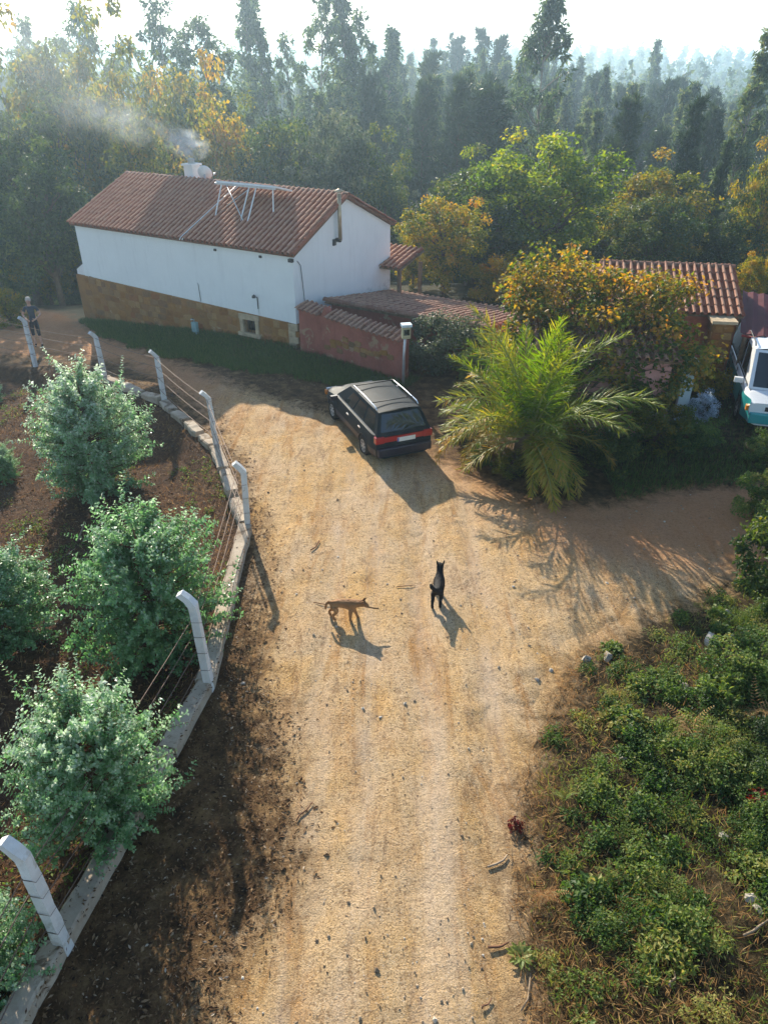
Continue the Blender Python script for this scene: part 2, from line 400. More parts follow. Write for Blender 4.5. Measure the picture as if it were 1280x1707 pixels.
# ================================================================== buildings
M_white = None
def plaster(name, base, stain, amount=0.5, patch=None):
    t = NT(name); p = t.pos(); n = t.noise(p, 1.1, 6, 0.7); f = t.noise(p, 9, 5, 0.7); v = t.pos((6, 6, 0.7))
    streak = t.noise(v, 1.0, 5, 0.65)
    c = t.mix(t.ramp(n, [(0.35, 0.0), (0.8, amount)]), base, stain)
    c = t.mix(t.ramp(streak, [(0.55, 0.0), (0.8, amount * 0.7)]), c, stain)
    c = t.mix(t.ramp(f, [(0.25, 0.25), (0.5, 0.0)]), c, tuple(x * 0.6 for x in stain))
    if patch: 
        c = t.mix(t.ramp(t.noise(p, 1.7, 5, 0.7, 0.6), [(0.58, 0.0), (0.63, 0.9)]), c, patch)
    t.princ(c, 0.9, 0.2, 0, t.bump(f, 0.35, 0.02)); return t.m
M_white = plaster('white_limewash', (0.80, 0.80, 0.78), (0.55, 0.56, 0.54), 0.35)
M_pink = plaster('pink_limewash', (0.38, 0.125, 0.085), (0.17, 0.055, 0.038), 0.9, (0.36, 0.23, 0.14))
M_pinkpale = plaster('pale_pink_plaster', (0.62, 0.33, 0.29), (0.40, 0.18, 0.15), 0.7)
M_mortar = plaster('ochre_mortar', (0.34, 0.17, 0.05), (0.18, 0.09, 0.035), 0.9, (0.42, 0.29, 0.16))
def stone_mat(name, cols):
    t = NT(name); oi = t.n('ShaderNodeObjectInfo'); p = t.pos(); f = t.noise(p, 14, 6, 0.75)
    k = len(cols); c = t.ramp(oi.outputs['Random'], [(i / (k - 1), x) for i, x in enumerate(cols)])
    c = t.mix(0.6, c, t.ramp(f, [(0.3, 0.45), (0.7, 1.0)]), 'MULTIPLY')
    c = t.mix(t.ramp(t.noise(p, 1.3, 5, 0.7), [(0.55, 0), (0.72, 0.7)]), c, (0.07, 0.06, 0.035))
    t.princ(c, 0.92, 0.2, 0, t.bump(f, 0.6, 0.03)); return t.m
M_stone = stone_mat('ochre_stone', [(0.28, 0.12, 0.03), (0.38, 0.18, 0.05), (0.24, 0.13, 0.06), (0.44, 0.25, 0.09), (0.30, 0.11, 0.035)])
M_quoin = mat_plain('pale_dressed_stone', (0.46, 0.36, 0.23), 0.9, 0.2, 0, 0.3, 5, 0.3)
def tile_mat(name, cols, lichen=0.3, crown_sun=0.5):
    t = NT(name); oi = t.n('ShaderNodeObjectInfo'); p = t.pos()
    f = t.math('FRACT', t.math('ADD', t.attr('rnd'), oi.outputs['Random']))
    k = len(cols); c = t.ramp(f, [(i / (k - 1), x) for i, x in enumerate(cols)])
    c = t.mix(t.math('MULTIPLY', t.ramp(t.attr('crown'), [(0.35, 0.0), (0.9, 1.0)]), crown_sun), c, (0.62, 0.38, 0.25))   # sunlit stripe painted into the colour: paler crown on each barrel
    c = t.mix(t.ramp(t.noise(p, 2.2, 6, 0.75), [(0.5, 0), (0.75, lichen)]), c, (0.11, 0.10, 0.07))
    c = t.mix(t.ramp(t.noise(p, 17, 4, 0.7), [(0.55, 0), (0.75, lichen)]), c, (0.50, 0.44, 0.34))
    t.princ(c, 0.85, 0.25, 0, t.bump(t.noise(p, 40, 3), 0.3, 0.01)); return t.m
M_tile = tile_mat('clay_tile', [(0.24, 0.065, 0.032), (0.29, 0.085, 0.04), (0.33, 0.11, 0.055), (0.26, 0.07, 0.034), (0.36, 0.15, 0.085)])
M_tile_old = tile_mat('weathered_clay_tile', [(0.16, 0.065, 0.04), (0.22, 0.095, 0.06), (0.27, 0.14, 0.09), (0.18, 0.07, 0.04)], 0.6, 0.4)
M_galv = mat_plain('galvanised_steel', (0.55, 0.57, 0.58), 0.45, 0.5, 0.6, 0.2, 8)
M_whitepaint = mat_plain('white_painted_metal', (0.72, 0.73, 0.72), 0.5, 0.5, 0, 0.12, 5)
M_dark = mat_plain('dark_iron', (0.03, 0.03, 0.032), 0.5, 0.5, 0, 0.2)
M_wood = mat_plain('weathered_wood', (0.20, 0.13, 0.08), 0.85, 0.2, 0, 0.4, 7, 0.3)
M_concrete = plaster('grey_concrete', (0.50, 0.50, 0.47), (0.26, 0.25, 0.22), 0.8)

def tile_proto(w, L, seed=0, hump=0.06):
    """one S-shaped barrel tile: x across, y up the slope, z out; 2 cm lip at its lower end"""
    prof = []
    for k in range(6):      # barrel
        a = math.pi * k / 5; prof.append((-w * 0.5 + w * 0.27 - math.cos(a) * w * 0.27, 0.012 + math.sin(a) * hump))
    prof += [(w * 0.16, 0.0), (w * 0.38, -0.004), (w * 0.53, 0.016)]
    n = len(prof); V = []; F = []
    for (y, dz, tp) in ((0, 0.026, 1.0), (L, 0.0, 0.9)):
        for (x, z) in prof: V.append((x * tp, y, z + dz))
    for (x, z) in prof: V.append((x, 0.0, z + 0.026 - 0.022))
    for i in range(n - 1):
        F.append((i, i + 1, n + i + 1, n + i)); F.append((2 * n + i, 2 * n + i + 1, i + 1, i))
    F = [f if k % 2 == 0 else f for k, f in enumerate(F)]
    return np.array(V, float), np.array(F)
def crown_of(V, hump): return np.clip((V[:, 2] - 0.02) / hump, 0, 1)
def np_join(parts):
    V = []; F = []; R = []; o = 0
    for (v, f, r) in parts: V.append(v); F.append(f + o); R.append(r); o += len(v)
    return np.concatenate(V), np.concatenate(F), np.concatenate(R)

def tile_roof(roof, P0, ex, ey, width, length, mat, w=0.21, expo=0.37, limit=300, seed=1, hump=0.06, jit=1.0, skip=None, cover='cover_tiles'):
    """tiles laid on the plane P0 + ex*across + ey*up; the nearest ones are pieces of their own, the rest one joined part"""
    r = np.random.RandomState(seed); ex = Vector(ex).normalized(); ey = Vector(ey).normalized(); ez = ex.cross(ey)
    if ez.z < 0: ez = -ez
    flip = ex.cross(ey).dot(ez) < 0
    nc = int(round(width / w)); w = width / nc; nr = int(math.ceil(length / expo)); expo = length / nr
    V, F = tile_proto(w, expo + 0.08, 0, hump)
    if flip: F = F[:, ::-1]
    protos = []
    for k in range(3):
        vv = V.copy(); vv[:, 2] += r.normal(0, 0.002, len(vv))
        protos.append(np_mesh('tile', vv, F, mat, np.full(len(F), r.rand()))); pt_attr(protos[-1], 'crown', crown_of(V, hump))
    slots = []
    for c in range(nc):
        for q in range(nr):
            if skip and skip(c / nc, q / nr): continue
            p = Vector(P0) + ex * ((c + 0.5) * w) + ey * (q * expo) + ez * 0.02
            slots.append((p, r.normal(0, 0.012 * jit), r.normal(0, 0.010 * jit), r.normal(0, 0.006 * jit)))
    cam_p = Vector((0, 0, CAM_H)); slots.sort(key=lambda s: (s[0] - cam_p).length)
    rest = []
    base = Matrix((ex, ey, ez)).transposed().to_4x4()
    for i, (p, a, b, d) in enumerate(slots):
        Mx = Matrix.Translation(p + ez * abs(d)) @ base @ Euler((b, a * 0.5, a)).to_matrix().to_4x4()
        if i < limit:
            o = bpy.data.objects.new('tile', protos[i % 3]); COL.objects.link(o); o.parent = roof; o.matrix_local = Mx
        else:
            A = np.array(Mx); vv = V @ A[:3, :3].T + A[:3, 3]; rest.append((vv, F, np.full(len(F), r.rand())))
    if rest:
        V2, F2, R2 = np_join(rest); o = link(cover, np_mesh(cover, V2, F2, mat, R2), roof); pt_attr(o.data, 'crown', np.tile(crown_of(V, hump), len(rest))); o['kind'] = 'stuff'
def ridge_tiles(roof, A, B, mat, n, rad=0.12, name='ridge_tile'):
    A, B = Vector(A), Vector(B); d = (B - A) / n; L = d.length
    V = []; F = []
    for (t, rr, dz) in ((-0.02, 1.0, 0.012), (1.06, 0.88, 0.0)):
        for k in range(7):
            a = math.pi * k / 6; V.append((math.cos(a) * rad * rr, t * L, math.sin(a) * rad * 0.8 * rr + dz))
    for k in range(7): a = math.pi * k / 6; V.append((math.cos(a) * rad * 0.8, -0.02 * L, math.sin(a) * rad * 0.62))
    for k in range(6): F += [(k, k + 1, 8 + k, 7 + k), (14 + k, 15 + k, k + 1, k)]
    me = np_mesh(name, np.array(V), np.array(F), mat, np.full(len(F), 0.7))
    y = d.normalized(); x = y.cross(Vector((0, 0, 1))).normalized(); z = x.cross(y)
    base = Matrix((x, y, z)).transposed().to_4x4()
    for i in range(n):
        o = bpy.data.objects.new(name, me); COL.objects.link(o); o.parent = roof
        o.matrix_local = Matrix.Translation(A + d * i + Vector((0, 0, random.uniform(-.006, .01)))) @ base @ Matrix.Rotation(random.uniform(-.03, .03), 4, 'Z')
random.seed(5)

# ---------- the white farmhouse.  House frame: X along the long front (from its left end to the near corner), Y to the back
HYAW = math.radians(-31.1)
HN = Vector((-2.78, 23.16, 0))                      # near roof corner above the ground
ha = Vector((math.cos(HYAW), math.sin(HYAW), 0)); hb = Vector((-ha.y, ha.x, 0))
HL, HW, HE, HR = 10.30, 6.20, 2.95, 4.29
H0 = HN - ha * HL
house = empty('farmhouse', (H0.x, H0.y, 0), HYAW, 1.0, 'long white farmhouse with red tile roof and ochre stone base', 'house')
OV = 0.14
def base_top(x): return 1.06 - 0.29 * x / HL
def ground_at(x): return -0.62 + 0.55 * x / HL
mb = MB()   # upper white walls: front, right gable, back, left gable as one shell
x0, x1, y0, y1 = OV, HL - OV, OV, HW - OV
zt = HE - 0.05; za = HR - 0.09
def gable(x, dx):
    return [(x, y0, -0.6), (x, y1, -2.5), (x, y1, zt), (x, HW / 2, za), (x, y0, zt)]
mb.add([(x0, y0, base_top(x0)), (x1, y0, base_top(x1)), (x1, y0, zt), (x0, y0, zt)], [(0, 1, 2, 3)])
mb.add(gable(x1, 0), [(0, 1, 2, 3, 4)]); mb.add(gable(x0, 0), [(4, 3, 2, 1, 0)])
mb.add([(x1, y1, -2.5), (x0, y1, -2.5), (x0, y1, zt), (x1, y1, zt)], [(0, 1, 2, 3)])
t = NT('white_limewash_house'); p = t.pos(); v6 = t.pos((5, 5, 0.6))
c = t.mix(t.ramp(t.noise(p, 0.9, 6, 0.7), [(0.4, 0.0), (0.85, 0.4)]), (0.80, 0.84, 0.82), (0.62, 0.66, 0.65))
c = t.mix(t.ramp(t.noise(v6, 1.0, 5, 0.7), [(0.52, 0.0), (0.85, 0.35)]), c, (0.54, 0.56, 0.55))
gz = t.n('ShaderNodeSeparateXYZ'); t.l(p, gz.inputs[0])
low = t.ramp(t.math('ADD', t.math('MULTIPLY', gz.outputs[2], 0.45), t.math('MULTIPLY', t.noise(p, 2.4, 6, 0.8), 0.9)), [(0.62, 0.75), (0.85, 0.0)])  # mould where the annex roof splashes the gable
gx_ = t.ramp(t.math('MULTIPLY', t.math('ADD', gz.outputs[0], 3.0), 0.35), [(0.25, 0.0), (0.6, 1.0)])
c = t.mix(t.math('MULTIPLY', low, gx_), c, (0.20, 0.22, 0.22))
t.princ(c, 0.9, 0.2, 0, t.bump(t.noise(p, 12, 5, 0.7), 0.25, 0.02)); M_house = t.m
wall = mb.build('wall', house, M_house)
# stone base, a little thicker than the wall above
mb = MB(); th = 0.07
P = [(x0 - 0.02, y0 - th, ground_at(0) - 0.5), (x1 + 0.02, y0 - th, ground_at(HL) - 0.5), (x1 + 0.02, y0 + 0.3, ground_at(HL) - 0.5), (x0 - 0.02, y0 + 0.3, ground_at(0) - 0.5)]
T = [(x0 - 0.02, y0 - th, base_top(0)), (x1 + 0.02, y0 - th, base_top(HL)), (x1 + 0.02, y0 + 0.3, base_top(HL)), (x0 - 0.02, y0 + 0.3, base_top(0))]
# leave an opening for the small window
WX0, WX1, WZ0, WZ1 = 7.98, 8.50, 0.20, 0.64
def slab(xa, xb, za0, zb0, za1, zb1):
    mb.hexa([(xa, y0 - th, za0), (xb, y0 - th, zb0), (xb, y0 + 0.25, zb0), (xa, y0 + 0.25, za0), (xa, y0 - th, za1), (xb, y0 - th, zb1), (xb, y0 + 0.25, zb1), (xa, y0 + 0.25, za1)])
lo = lambda x: ground_at(x) - 0.5
slab(-0.30, x0 - .021, lo(0), lo(0), 1.062, 1.062); slab(x0 - .02, WX0, lo(0), lo(WX0), base_top(0), base_top(WX0)); slab(WX1, x1 + .02, lo(WX1), lo(HL), base_top(WX1), base_top(HL))
slab(WX0, WX1, lo(WX0), lo(WX1), WZ0, WZ0); slab(WX0, WX1, WZ1, WZ1, base_top(WX0), base_top(WX1))
sbase = mb.build('stone_base', house, M_mortar)
# rubble stones bedded in it
rs = np.random.RandomState(3); sprotos = []
for k in range(5):
    m = MB().box((0, 0, 0), (1, 1, 1)).mesh('stone', M_stone); bevel_mesh(m, 0.16, 1)
    co = np.array([v.co[:] for v in m.vertices]); co += rs.normal(0, 0.045, co.shape); m.vertices.foreach_set('co', co.astype(np.float32).ravel()); m.update()
    sprotos.append(m)
zrow = 0.0; row = 0; count = 0
while row < 9:
    h = rs.uniform(0.19, 0.27); x = x0 + rs.uniform(-0.1, 0.1)
    while x < x1 - 0.05 and count < 290:
        wd = rs.uniform(0.2, 0.5); xc = x + wd / 2; ztop = base_top(xc) - zrow
        zc = ztop - h / 2 + rs.normal(0, 0.012)
        if zc > ground_at(xc) - 0.15 and xc < x1 - 0.1 and not (WX0 - 0.32 < xc < WX1 + 0.32 and WZ0 - 0.2 < zc < WZ1 + 0.22) and rs.rand() < 0.86:
            o = bpy.data.objects.new('stone', sprotos[count % 5]); COL.objects.link(o); o.parent = sbase
            o.location = (xc, y0 - th + 0.012, zc); o.scale = (wd * 0.92, rs.uniform(0.05, 0.085), h * 0.9); o.rotation_euler = (rs.normal(0, .04), rs.normal(0, .07), rs.normal(0, .02)); count += 1
        x += wd
    zrow += h; row += 1
# small window in the base
win = empty('window', (0, 0, 0)); win.parent = house
cx = (WX0 + WX1) / 2
mb = MB(); mb.box((cx, y0 + 0.16, (WZ0 + WZ1) / 2), (0.5, 0.02, 0.42)); mb.build('pane', win, mat_plain('dark_glass', (0.012, 0.015, 0.016), 0.12, 0.6))
mb = MB()
for xx in (WX0 - 0.07, WX1 + 0.07): mb.box((xx, y0 - th - 0.004, (WZ0 + WZ1) / 2), (0.14, 0.09, WZ1 - WZ0 + 0.004))
mb.box((cx, y0 - th - 0.006, WZ1 + 0.085), (0.86, 0.10, 0.17)); mb.build('stone_surround', win, M_quoin)
mb = MB(); mb.box((cx, y0 - th - 0.03, WZ0 - 0.06), (0.92, 0.17, 0.12)); mb.build('sill', win, M_quoin)
mb = MB()
for xx in (-0.12, 0.0, 0.12): mb.tube([(cx + xx, y0 - 0.02, WZ0 - 0.01), (cx + xx, y0 - 0.02, WZ1 + 0.01)], 0.009, 5)
mb.build('bar', win, M_dark)
# corner quoins at the near end of the base
mb = MB()
for i in range(4): mb.box((x1 - 0.13 + 0.05 * (i % 2), y0 - th - 0.005, ground_at(HL) + 0.12 + 0.21 * i), (0.36 if i % 2 else 0.28, 0.07, 0.2))
mb.build('quoin', sbase, M_quoin)
# low white stub wall with sloping top running out at the left end
mb = MB(); mb.hexa([(-0.30, y0 + 0.02, 1.065), (x0 - 0.004, y0 + 0.02, 1.065), (x0 - 0.004, y0 + 0.34, 1.065), (-0.30, y0 + 0.34, 1.065), (-0.30, y0 + 0.02, 1.24), (x0 - 0.004, y0 + 0.02, 1.50), (x0 - 0.004, y0 + 0.34, 1.50), (-0.30, y0 + 0.34, 1.24)])
mb.build('stub_wall', house, M_white)
# roof: deck slabs and tiles
roof = empty('roof', (0, 0, 0)); roof.parent = house
sl_len = math.hypot(HW / 2, HR - HE); sdir = Vector((0, HW / 2, HR - HE)).normalized(); snrm = Vector((0, -sdir.z, sdir.y))
mb = MB()
for sgn in (0, 1):
    def rp(x, s, h):
        q = Vector((x, 0, HE)) + sdir * s + snrm * h
        return (q.x, q.y if sgn == 0 else HW - q.y, q.z)
    mb.hexa([rp(0, 0.01, -0.07), rp(HL, 0.01, -0.07), rp(HL, sl_len - 0.02, -0.07), rp(0, sl_len - 0.02, -0.07), rp(0, 0.01, -0.01), rp(HL, 0.01, -0.01), rp(HL, sl_len - 0.02, -0.01), rp(0, sl_len - 0.02, -0.01)])
mb.build('roof_deck', roof, mat_plain('roof_mortar', (0.20, 0.10, 0.06), 0.9, 0.2))
tile_roof(roof, (0, -0.03, HE - 0.013), (1, 0, 0), sdir, HL, sl_len + 0.02, M_tile, 0.206, 0.36, 300, 2, 0.085)
tile_roof(roof, (0, HW + 0.03, HE - 0.013), (1, 0, 0), Vector((0, -sdir.y, sdir.z)), HL, sl_len + 0.02, M_tile, 0.206, 0.36, 0, 3, cover='back_slope_tiles')
ridge_tiles(roof, (0, HW / 2, HR + 0.0), (HL + 0.03, HW / 2, HR + 0.0), M_tile_old, 27, 0.13)
# verge tiles over the near gable
for sgn in (0, 1):
    A = Vector((HL - 0.03, 0 if sgn == 0 else HW, HE + 0.03)); B = Vector((HL - 0.03, HW / 2, HR + 0.03)); ridge_tiles(roof, A, B, M_tile, 9, 0.085, 'verge_tile')
# flue pipe on the gable wall
fy = 2.55; flue = MB(); zx = x1 + 0.16
flue.tube([(zx, fy, 2.98), (zx, fy, 4.42)], 0.065, 10); M_flue = mat_plain('tarnished_flue_metal', (0.42, 0.34, 0.22), 0.45, 0.5, 0.5, 0.3, 5)
fo = flue.build('flue_pipe', house, M_flue)
MB().lathe([(0.0, 4.56), (0.15, 4.50), (0.15, 4.47), (0.03, 4.46)], (zx, fy, 0), n=12).build('rain_cap', fo, M_flue)
m = MB()
for k in range(3): m.tube([(zx + 0.05 * math.cos(k * 2.1), fy + 0.05 * math.sin(k * 2.1), 4.40), (zx + 0.05 * math.cos(k * 2.1), fy + 0.05 * math.sin(k * 2.1), 4.475)], 0.008, 4)
m.build('cap_leg', fo, M_flue)
MB().tube([(x1 - 0.02, fy, 2.98), (zx, fy, 2.98), (zx, fy, 3.03)], 0.07, 8).box((x1 + 0.03, fy - 0.16, 2.93), (0.06, 0.14, 0.2)).build('elbow', fo, M_dark)
# white chimney behind the ridge with a cowl
chim = MB(); cxx = 2.95
chim.box((cxx, HW / 2 + 0.55, 4.22), (0.42, 0.42, 1.0)); chim.box((cxx, HW / 2 + 0.55, 4.75), (0.54, 0.54, 0.07)); ch = chim.build('chimney', house, M_white)
MB().lathe([(0.13, 4.78), (0.13, 4.90), (0.17, 4.92), (0.0, 4.98)], (cxx, HW / 2 + 0.55, 0), n=10).build('cowl', ch, M_concrete)
# downpipe stubs, wires and fittings on the walls
m = MB().tube([(x1 + 0.02, 0.35, 2.72), (x1 + 0.03, 0.5, 2.55), (x1 + 0.025, 0.56, 2.0), (x1 + 0.025, 0.62, 1.35)], 0.011, 5); m.build('cable', house, M_dark)
MB().box((x1 - 0.02, y0 - 0.06, HE - 0.17), (0.16, 0.1, 0.1)).build('junction_box', house, M_dark)
wl = MB(); wl.tube([(8.62, y0 - 0.02, 1.05), (8.62, y0 - 0.02, 1.42), (8.62, y0 - 0.16, 1.5)], 0.016, 6); wl.lathe([(0.0, 1.56), (0.06, 1.52), (0.07, 1.45), (0.0, 1.43)], (8.62, y0 - 0.18, 0), n=8); wl.build('wall_lamp', house, M_dark)
MB().tube([(8.62, y0 - 0.012, 1.05), (8.64, y0 - 0.012, 0.86)], 0.008, 4).build('cable', house, M_galv)
MB().tube([(6.05, y0 - 0.012, 0.92), (6.03, y0 - 0.012, 1.5), (6.03, y0 - 0.05, 1.56)], 0.012, 5).build('conduit', house, M_galv)
for xx in (7.0, 8.9): MB().box((xx, y0 - 0.02, HE - 0.2), (0.09, 0.05, 0.07)).build('vent', house, M_dark)
# satellite dish beside the chimney
dish = empty('satellite_dish', house.matrix_basis @ Vector((3.65, HW / 2 + 0.45, HR - 0.28)), HYAW, 1, 'white satellite dish on the roof ridge beside the smoking chimney', 'satellite dish')
dp = [(0.27 * k / 6, 0.07 * (k / 6) ** 2) for k in range(7)]
dm = MB().lathe(dp + [(0.274, 0.066)] + [(a, b - 0.012) for a, b in dp[::-1]], (0, 0, 0), n=18); do = dm.build('reflector', dish, M_whitepaint); do.rotation_euler = (math.radians(-70), 0, math.radians(25)); do.location = (0, 0, 0.48)
MB().tube([(0, 0, -0.25), (0, 0, 0.46)], 0.025, 6).build('mast', dish, M_galv)
MB().tube([(0, 0.1, 0.25), (0.1, 0.42, 0.42)], 0.012, 5).box((0.1, 0.42, 0.44), (0.06, 0.08, 0.06)).build('feed_arm', dish, M_galv)
# solar collector raised on legs over the roof; its face looks away to the sun
def rpt(x, s, h): q = Vector((x, 0, HE)) + sdir * s + snrm * h; return q
sp = empty('solar_panel', house.matrix_basis @ Vector((0, 0, 0)), HYAW, 1, 'white framed solar panel on thin legs above the farmhouse roof', 'solar panel')
SX0, SX1 = 5.85, 8.35
A = rpt(SX0, sl_len * 0.62, 0); 
ytop, ztop = rpt(0, sl_len * 0.58, 0).y, 4.50
pl = MB(); pM = Matrix.Rotation(math.radians(-14), 3, 'X')
pc = Vector(((SX0 + SX1) / 2, ytop + 0.42, ztop - 0.05))
pl.box(pc, (SX1 - SX0, 0.95, 0.055), pM); pl.build('collector', sp, M_whitepaint)
gl = MB(); gl.box(pc + pM @ Vector((0, 0, 0.031)), (SX1 - SX0 - 0.12, 0.85, 0.008), pM); gl.build('glass', sp, mat_plain('solar_glass', (0.02, 0.03, 0.06), 0.15, 0.6))
fe = pM @ Vector((0, -0.475, -0.06)) + pc
m = MB().box((pc.x, fe.y, fe.z), (SX1 - SX0 + 0.1, 0.05, 0.06)); m.build('front_rail', sp, M_galv)
for i, xx in enumerate((SX0 + 0.25, SX0 + 1.45, SX0 + 1.75, SX1 - 0.06)):
    ft = rpt(xx, sl_len * (0.38 if i else 0.42), 0.06)
    if i == 3: ft = rpt(xx, sl_len * 0.55, 0.06)
    MB().box(((xx), (ft.y + fe.y) / 2, (ft.z + fe.z) / 2 - 0.01), (0.032, 0.032, math.hypot(fe.y - ft.y, fe.z - ft.z)), Matrix.Rotation(-math.atan2(fe.y - ft.y, fe.z - ft.z), 3, 'X')).build('leg', sp, M_whitepaint)
q1 = rpt(SX0 + 0.35, sl_len * 0.55, 0.09); q2 = rpt(SX0 + 1.65, sl_len * 0.36, 0.09)
MB().tube([(SX0 + 0.45, fe.y, fe.z), q2], 0.018, 5).tube([(SX0 + 1.4, fe.y, fe.z - 0.1), q1], 0.014, 5).build('brace', sp, M_galv)
for k, dx in enumerate((0.0, 0.11)):
    P = [rpt(5.75 + dx - 0.42 * 0, sl_len * 0.93, 0.1), rpt(5.72 + dx, sl_len * 0.5, 0.1), rpt(5.68 + dx, 0.0, 0.1), rpt(5.68 + dx, -0.09, 0.06)]
    MB().tube(P, 0.016, 6).build('water_pipe', sp, M_whitepaint)
# tiled porch roof at the far right corner of the house
por = empty('porch', house.matrix_basis @ Vector((HL, HW, 0)), HYAW, 1, 'small tiled porch roof behind the right end of the farmhouse', 'porch')
pro = empty('roof', (0, 0, 0)); pro.parent = por
MB().hexa([(-1.0, -0.9, 1.50), (0.75, -0.9, 1.50), (0.75, 0.9, 1.86), (-1.0, 0.9, 1.86), (-1.0, -0.9, 1.56), (0.75, -0.9, 1.56), (0.75, 0.9, 1.92), (-1.0, 0.9, 1.92)]).build('roof_deck', pro, M_wood)
tile_roof(pro, (-1.0, -0.95, 1.555), (1, 0, 0), (0, 1.8, 0.36), 1.75, 1.86, M_tile, 0.21, 0.37, 300, 8)
for xx, yy in ((0.65, -0.8), (0.65, 0.8), (-0.9, 0.8)): MB().box((xx, yy, -0.5), (0.12, 0.12, 4.0)).build('post', por, M_wood)

# ---------- pink yard wall with tile coping, running on from the near corner of the house
wallr = empty('yard_wall', (0, 0, 0), 0, 1, 'faded pink yard wall with tile coping beside the dark car', 'wall')
WA = Vector((-2.62, 23.15, 0)); WB = Vector((0.62, 20.35, 0)); wd_ = (WB - WA).normalized(); wn_ = Vector((wd_.y, -wd_.x, 0))
M_pinkwall = M_pink
mb = MB()
nseg = 26
def wtop(t): return 1.36 - 0.16 * t + (0.30 if 0.235 < t < 0.30 else 0.0)
Vv = []; Ff = []
for i in range(nseg + 1):
    t_ = i / nseg; q = WA.lerp(WB, t_); zt_ = wtop(t_); zb_ = hz1(q.x, q.y) - 0.4
    j = 0.02 * math.sin(i * 1.7)
    for (off, z) in ((0.15 + j, zb_), (0.12, zt_), (-0.15, zt_), (-0.15, zb_)): Vv.append(tuple(q + wn_ * off + Vector((0, 0, z))))
for i in range(nseg):
    b = i * 4
    for k in range(3): Ff.append((b + k, b + 4 + k, b + 5 + k, b + 1 + k))
Ff += [(3, 2, 1, 0), (nseg * 4, nseg * 4 + 1, nseg * 4 + 2, nseg * 4 + 3)]
mb.add(Vv, Ff); wbody = mb.build('wall_body', wallr, M_pinkwall)
for k, tt in enumerate((0.40, 0.52, 0.63, 0.70, 0.82, 0.34)):   # stones laid bare where the render has fallen
    q = WA.lerp(WB, tt) + wn_ * 0.13; zz = (0.62, 0.75, 0.55, 0.62, 0.7, 0.45)[k]
    for j in range(3):
        o = bpy.data.objects.new('stone', sprotos[(k + j) % 5]); COL.objects.link(o); o.parent = wbody
        o.location = q + wd_ * (0.26 * j - 0.2) + Vector((0, 0, zz + 0.06 * math.sin(j * 3 + k))); o.scale = (0.25, 0.07, 0.15); o.rotation_euler = (0, 0.1 * math.sin(k + j), math.atan2(wd_.y, wd_.x))
cop = empty('coping', (0, 0, 0)); cop.parent = wallr
for (ta, tb, dz) in ((0.0, 0.235, 0.0), (0.30, 1.0, 0.0)):
    A = WA.lerp(WB, ta); B = WA.lerp(WB, tb); L_ = (B - A).length
    ez0 = wtop(ta + 0.001) if ta else 1.36
    P0 = A + wn_ * 0.28 + Vector((0, 0, wtop(0.31 if ta else 0.01) + 0.0))
    tile_roof(cop, P0, (B - A) + Vector((0, 0, -0.16 * (tb - ta))), -wn_ * 0.42 + Vector((0, 0, 0.13)), L_, 0.48, M_tile_old, 0.2, 0.46, 300, 11, 0.05, 2.5)
# ---------- pink annex with a low tiled roof sloping away behind that wall
anx = empty('annex', (0, 0, 0), 0, 1, 'low pink annex with weathered tile roof against the house gable', 'outbuilding')
FL, FR, BR, BL = Vector((-1.95, 24.15, 1.30)), Vector((3.15, 21.25, 1.12)), Vector((5.0, 25.75, 0.42)), Vector((0.30, 28.45, 0.46))
FR = Vector((3.05, 21.13, 1.30)); BR = FR + (BL - FL)
aro = empty('roof', (0, 0, 0)); aro.parent = anx
ax_ = (FR - FL); ay_ = (BL - FL); an_ = ax_.cross(ay_).normalized()
MB().hexa([FL - an_ * 0.08, FR - an_ * 0.08, BR - an_ * 0.08, BL - an_ * 0.08, FL - an_ * 0.01, FR - an_ * 0.01, BR - an_ * 0.01, BL - an_ * 0.01]).build('roof_deck', aro, M_wood)
tile_roof(aro, FL + ay_ + an_ * 0.004, ax_, -ay_, ax_.length, ay_.length, M_tile_old, 0.215, 0.38, 300, 12, 0.058, 1.6)
ridge_tiles(aro, FL + Vector((0, 0, 0.03)), FR + Vector((0, 0, 0.03)), M_tile_old, 14, 0.12)
ridge_tiles(aro, FR + Vector((0, 0, 0.03)), BR + Vector((0, 0, 0.03)), M_tile, 12, 0.1, 'verge_tile')
mb = MB(); ins = 0.18
c0 = (FL + FR + BR + BL) / 4
cr = [p.lerp(c0, 0.06) - Vector((0, 0, 0.09)) for p in (FL, FR, BR, BL)]
mb.hexa([Vector((p.x, p.y, -4)) for p in cr] + cr); mb.build('wall', anx, M_pink)

# ---------- pink cottage under the autumn vine
cot = empty('cottage', (5.35, 18.75, 0), math.radians(-8), 1, 'pale pink cottage almost hidden under the autumn vine', 'house')
mb = MB(); mb.add([(-1.75, -2.0, -0.8), (1.75, -2.0, -0.8), (1.75, 2.0, -0.8), (-1.75, 2.0, -0.8), (-1.75, -2.0, 2.05), (1.75, -2.0, 2.05), (1.75, 2.0, 2.55), (-1.75, 2.0, 2.55)], [(0, 1, 5, 4), (1, 2, 6, 5), (2, 3, 7, 6), (3, 0, 4, 7), (4, 5, 6, 7)]); mb.build('wall', cot, M_pinkpale)
cro = empty('roof', (0, 0, 0)); cro.parent = cot
MB().hexa([(-1.9, -2.2, 2.00), (1.9, -2.2, 2.00), (1.9, 2.2, 2.55), (-1.9, 2.2, 2.55), (-1.9, -2.2, 2.05), (1.9, -2.2, 2.05), (1.9, 2.2, 2.60), (-1.9, 2.2, 2.60)]).build('roof_deck', cro, M_wood)
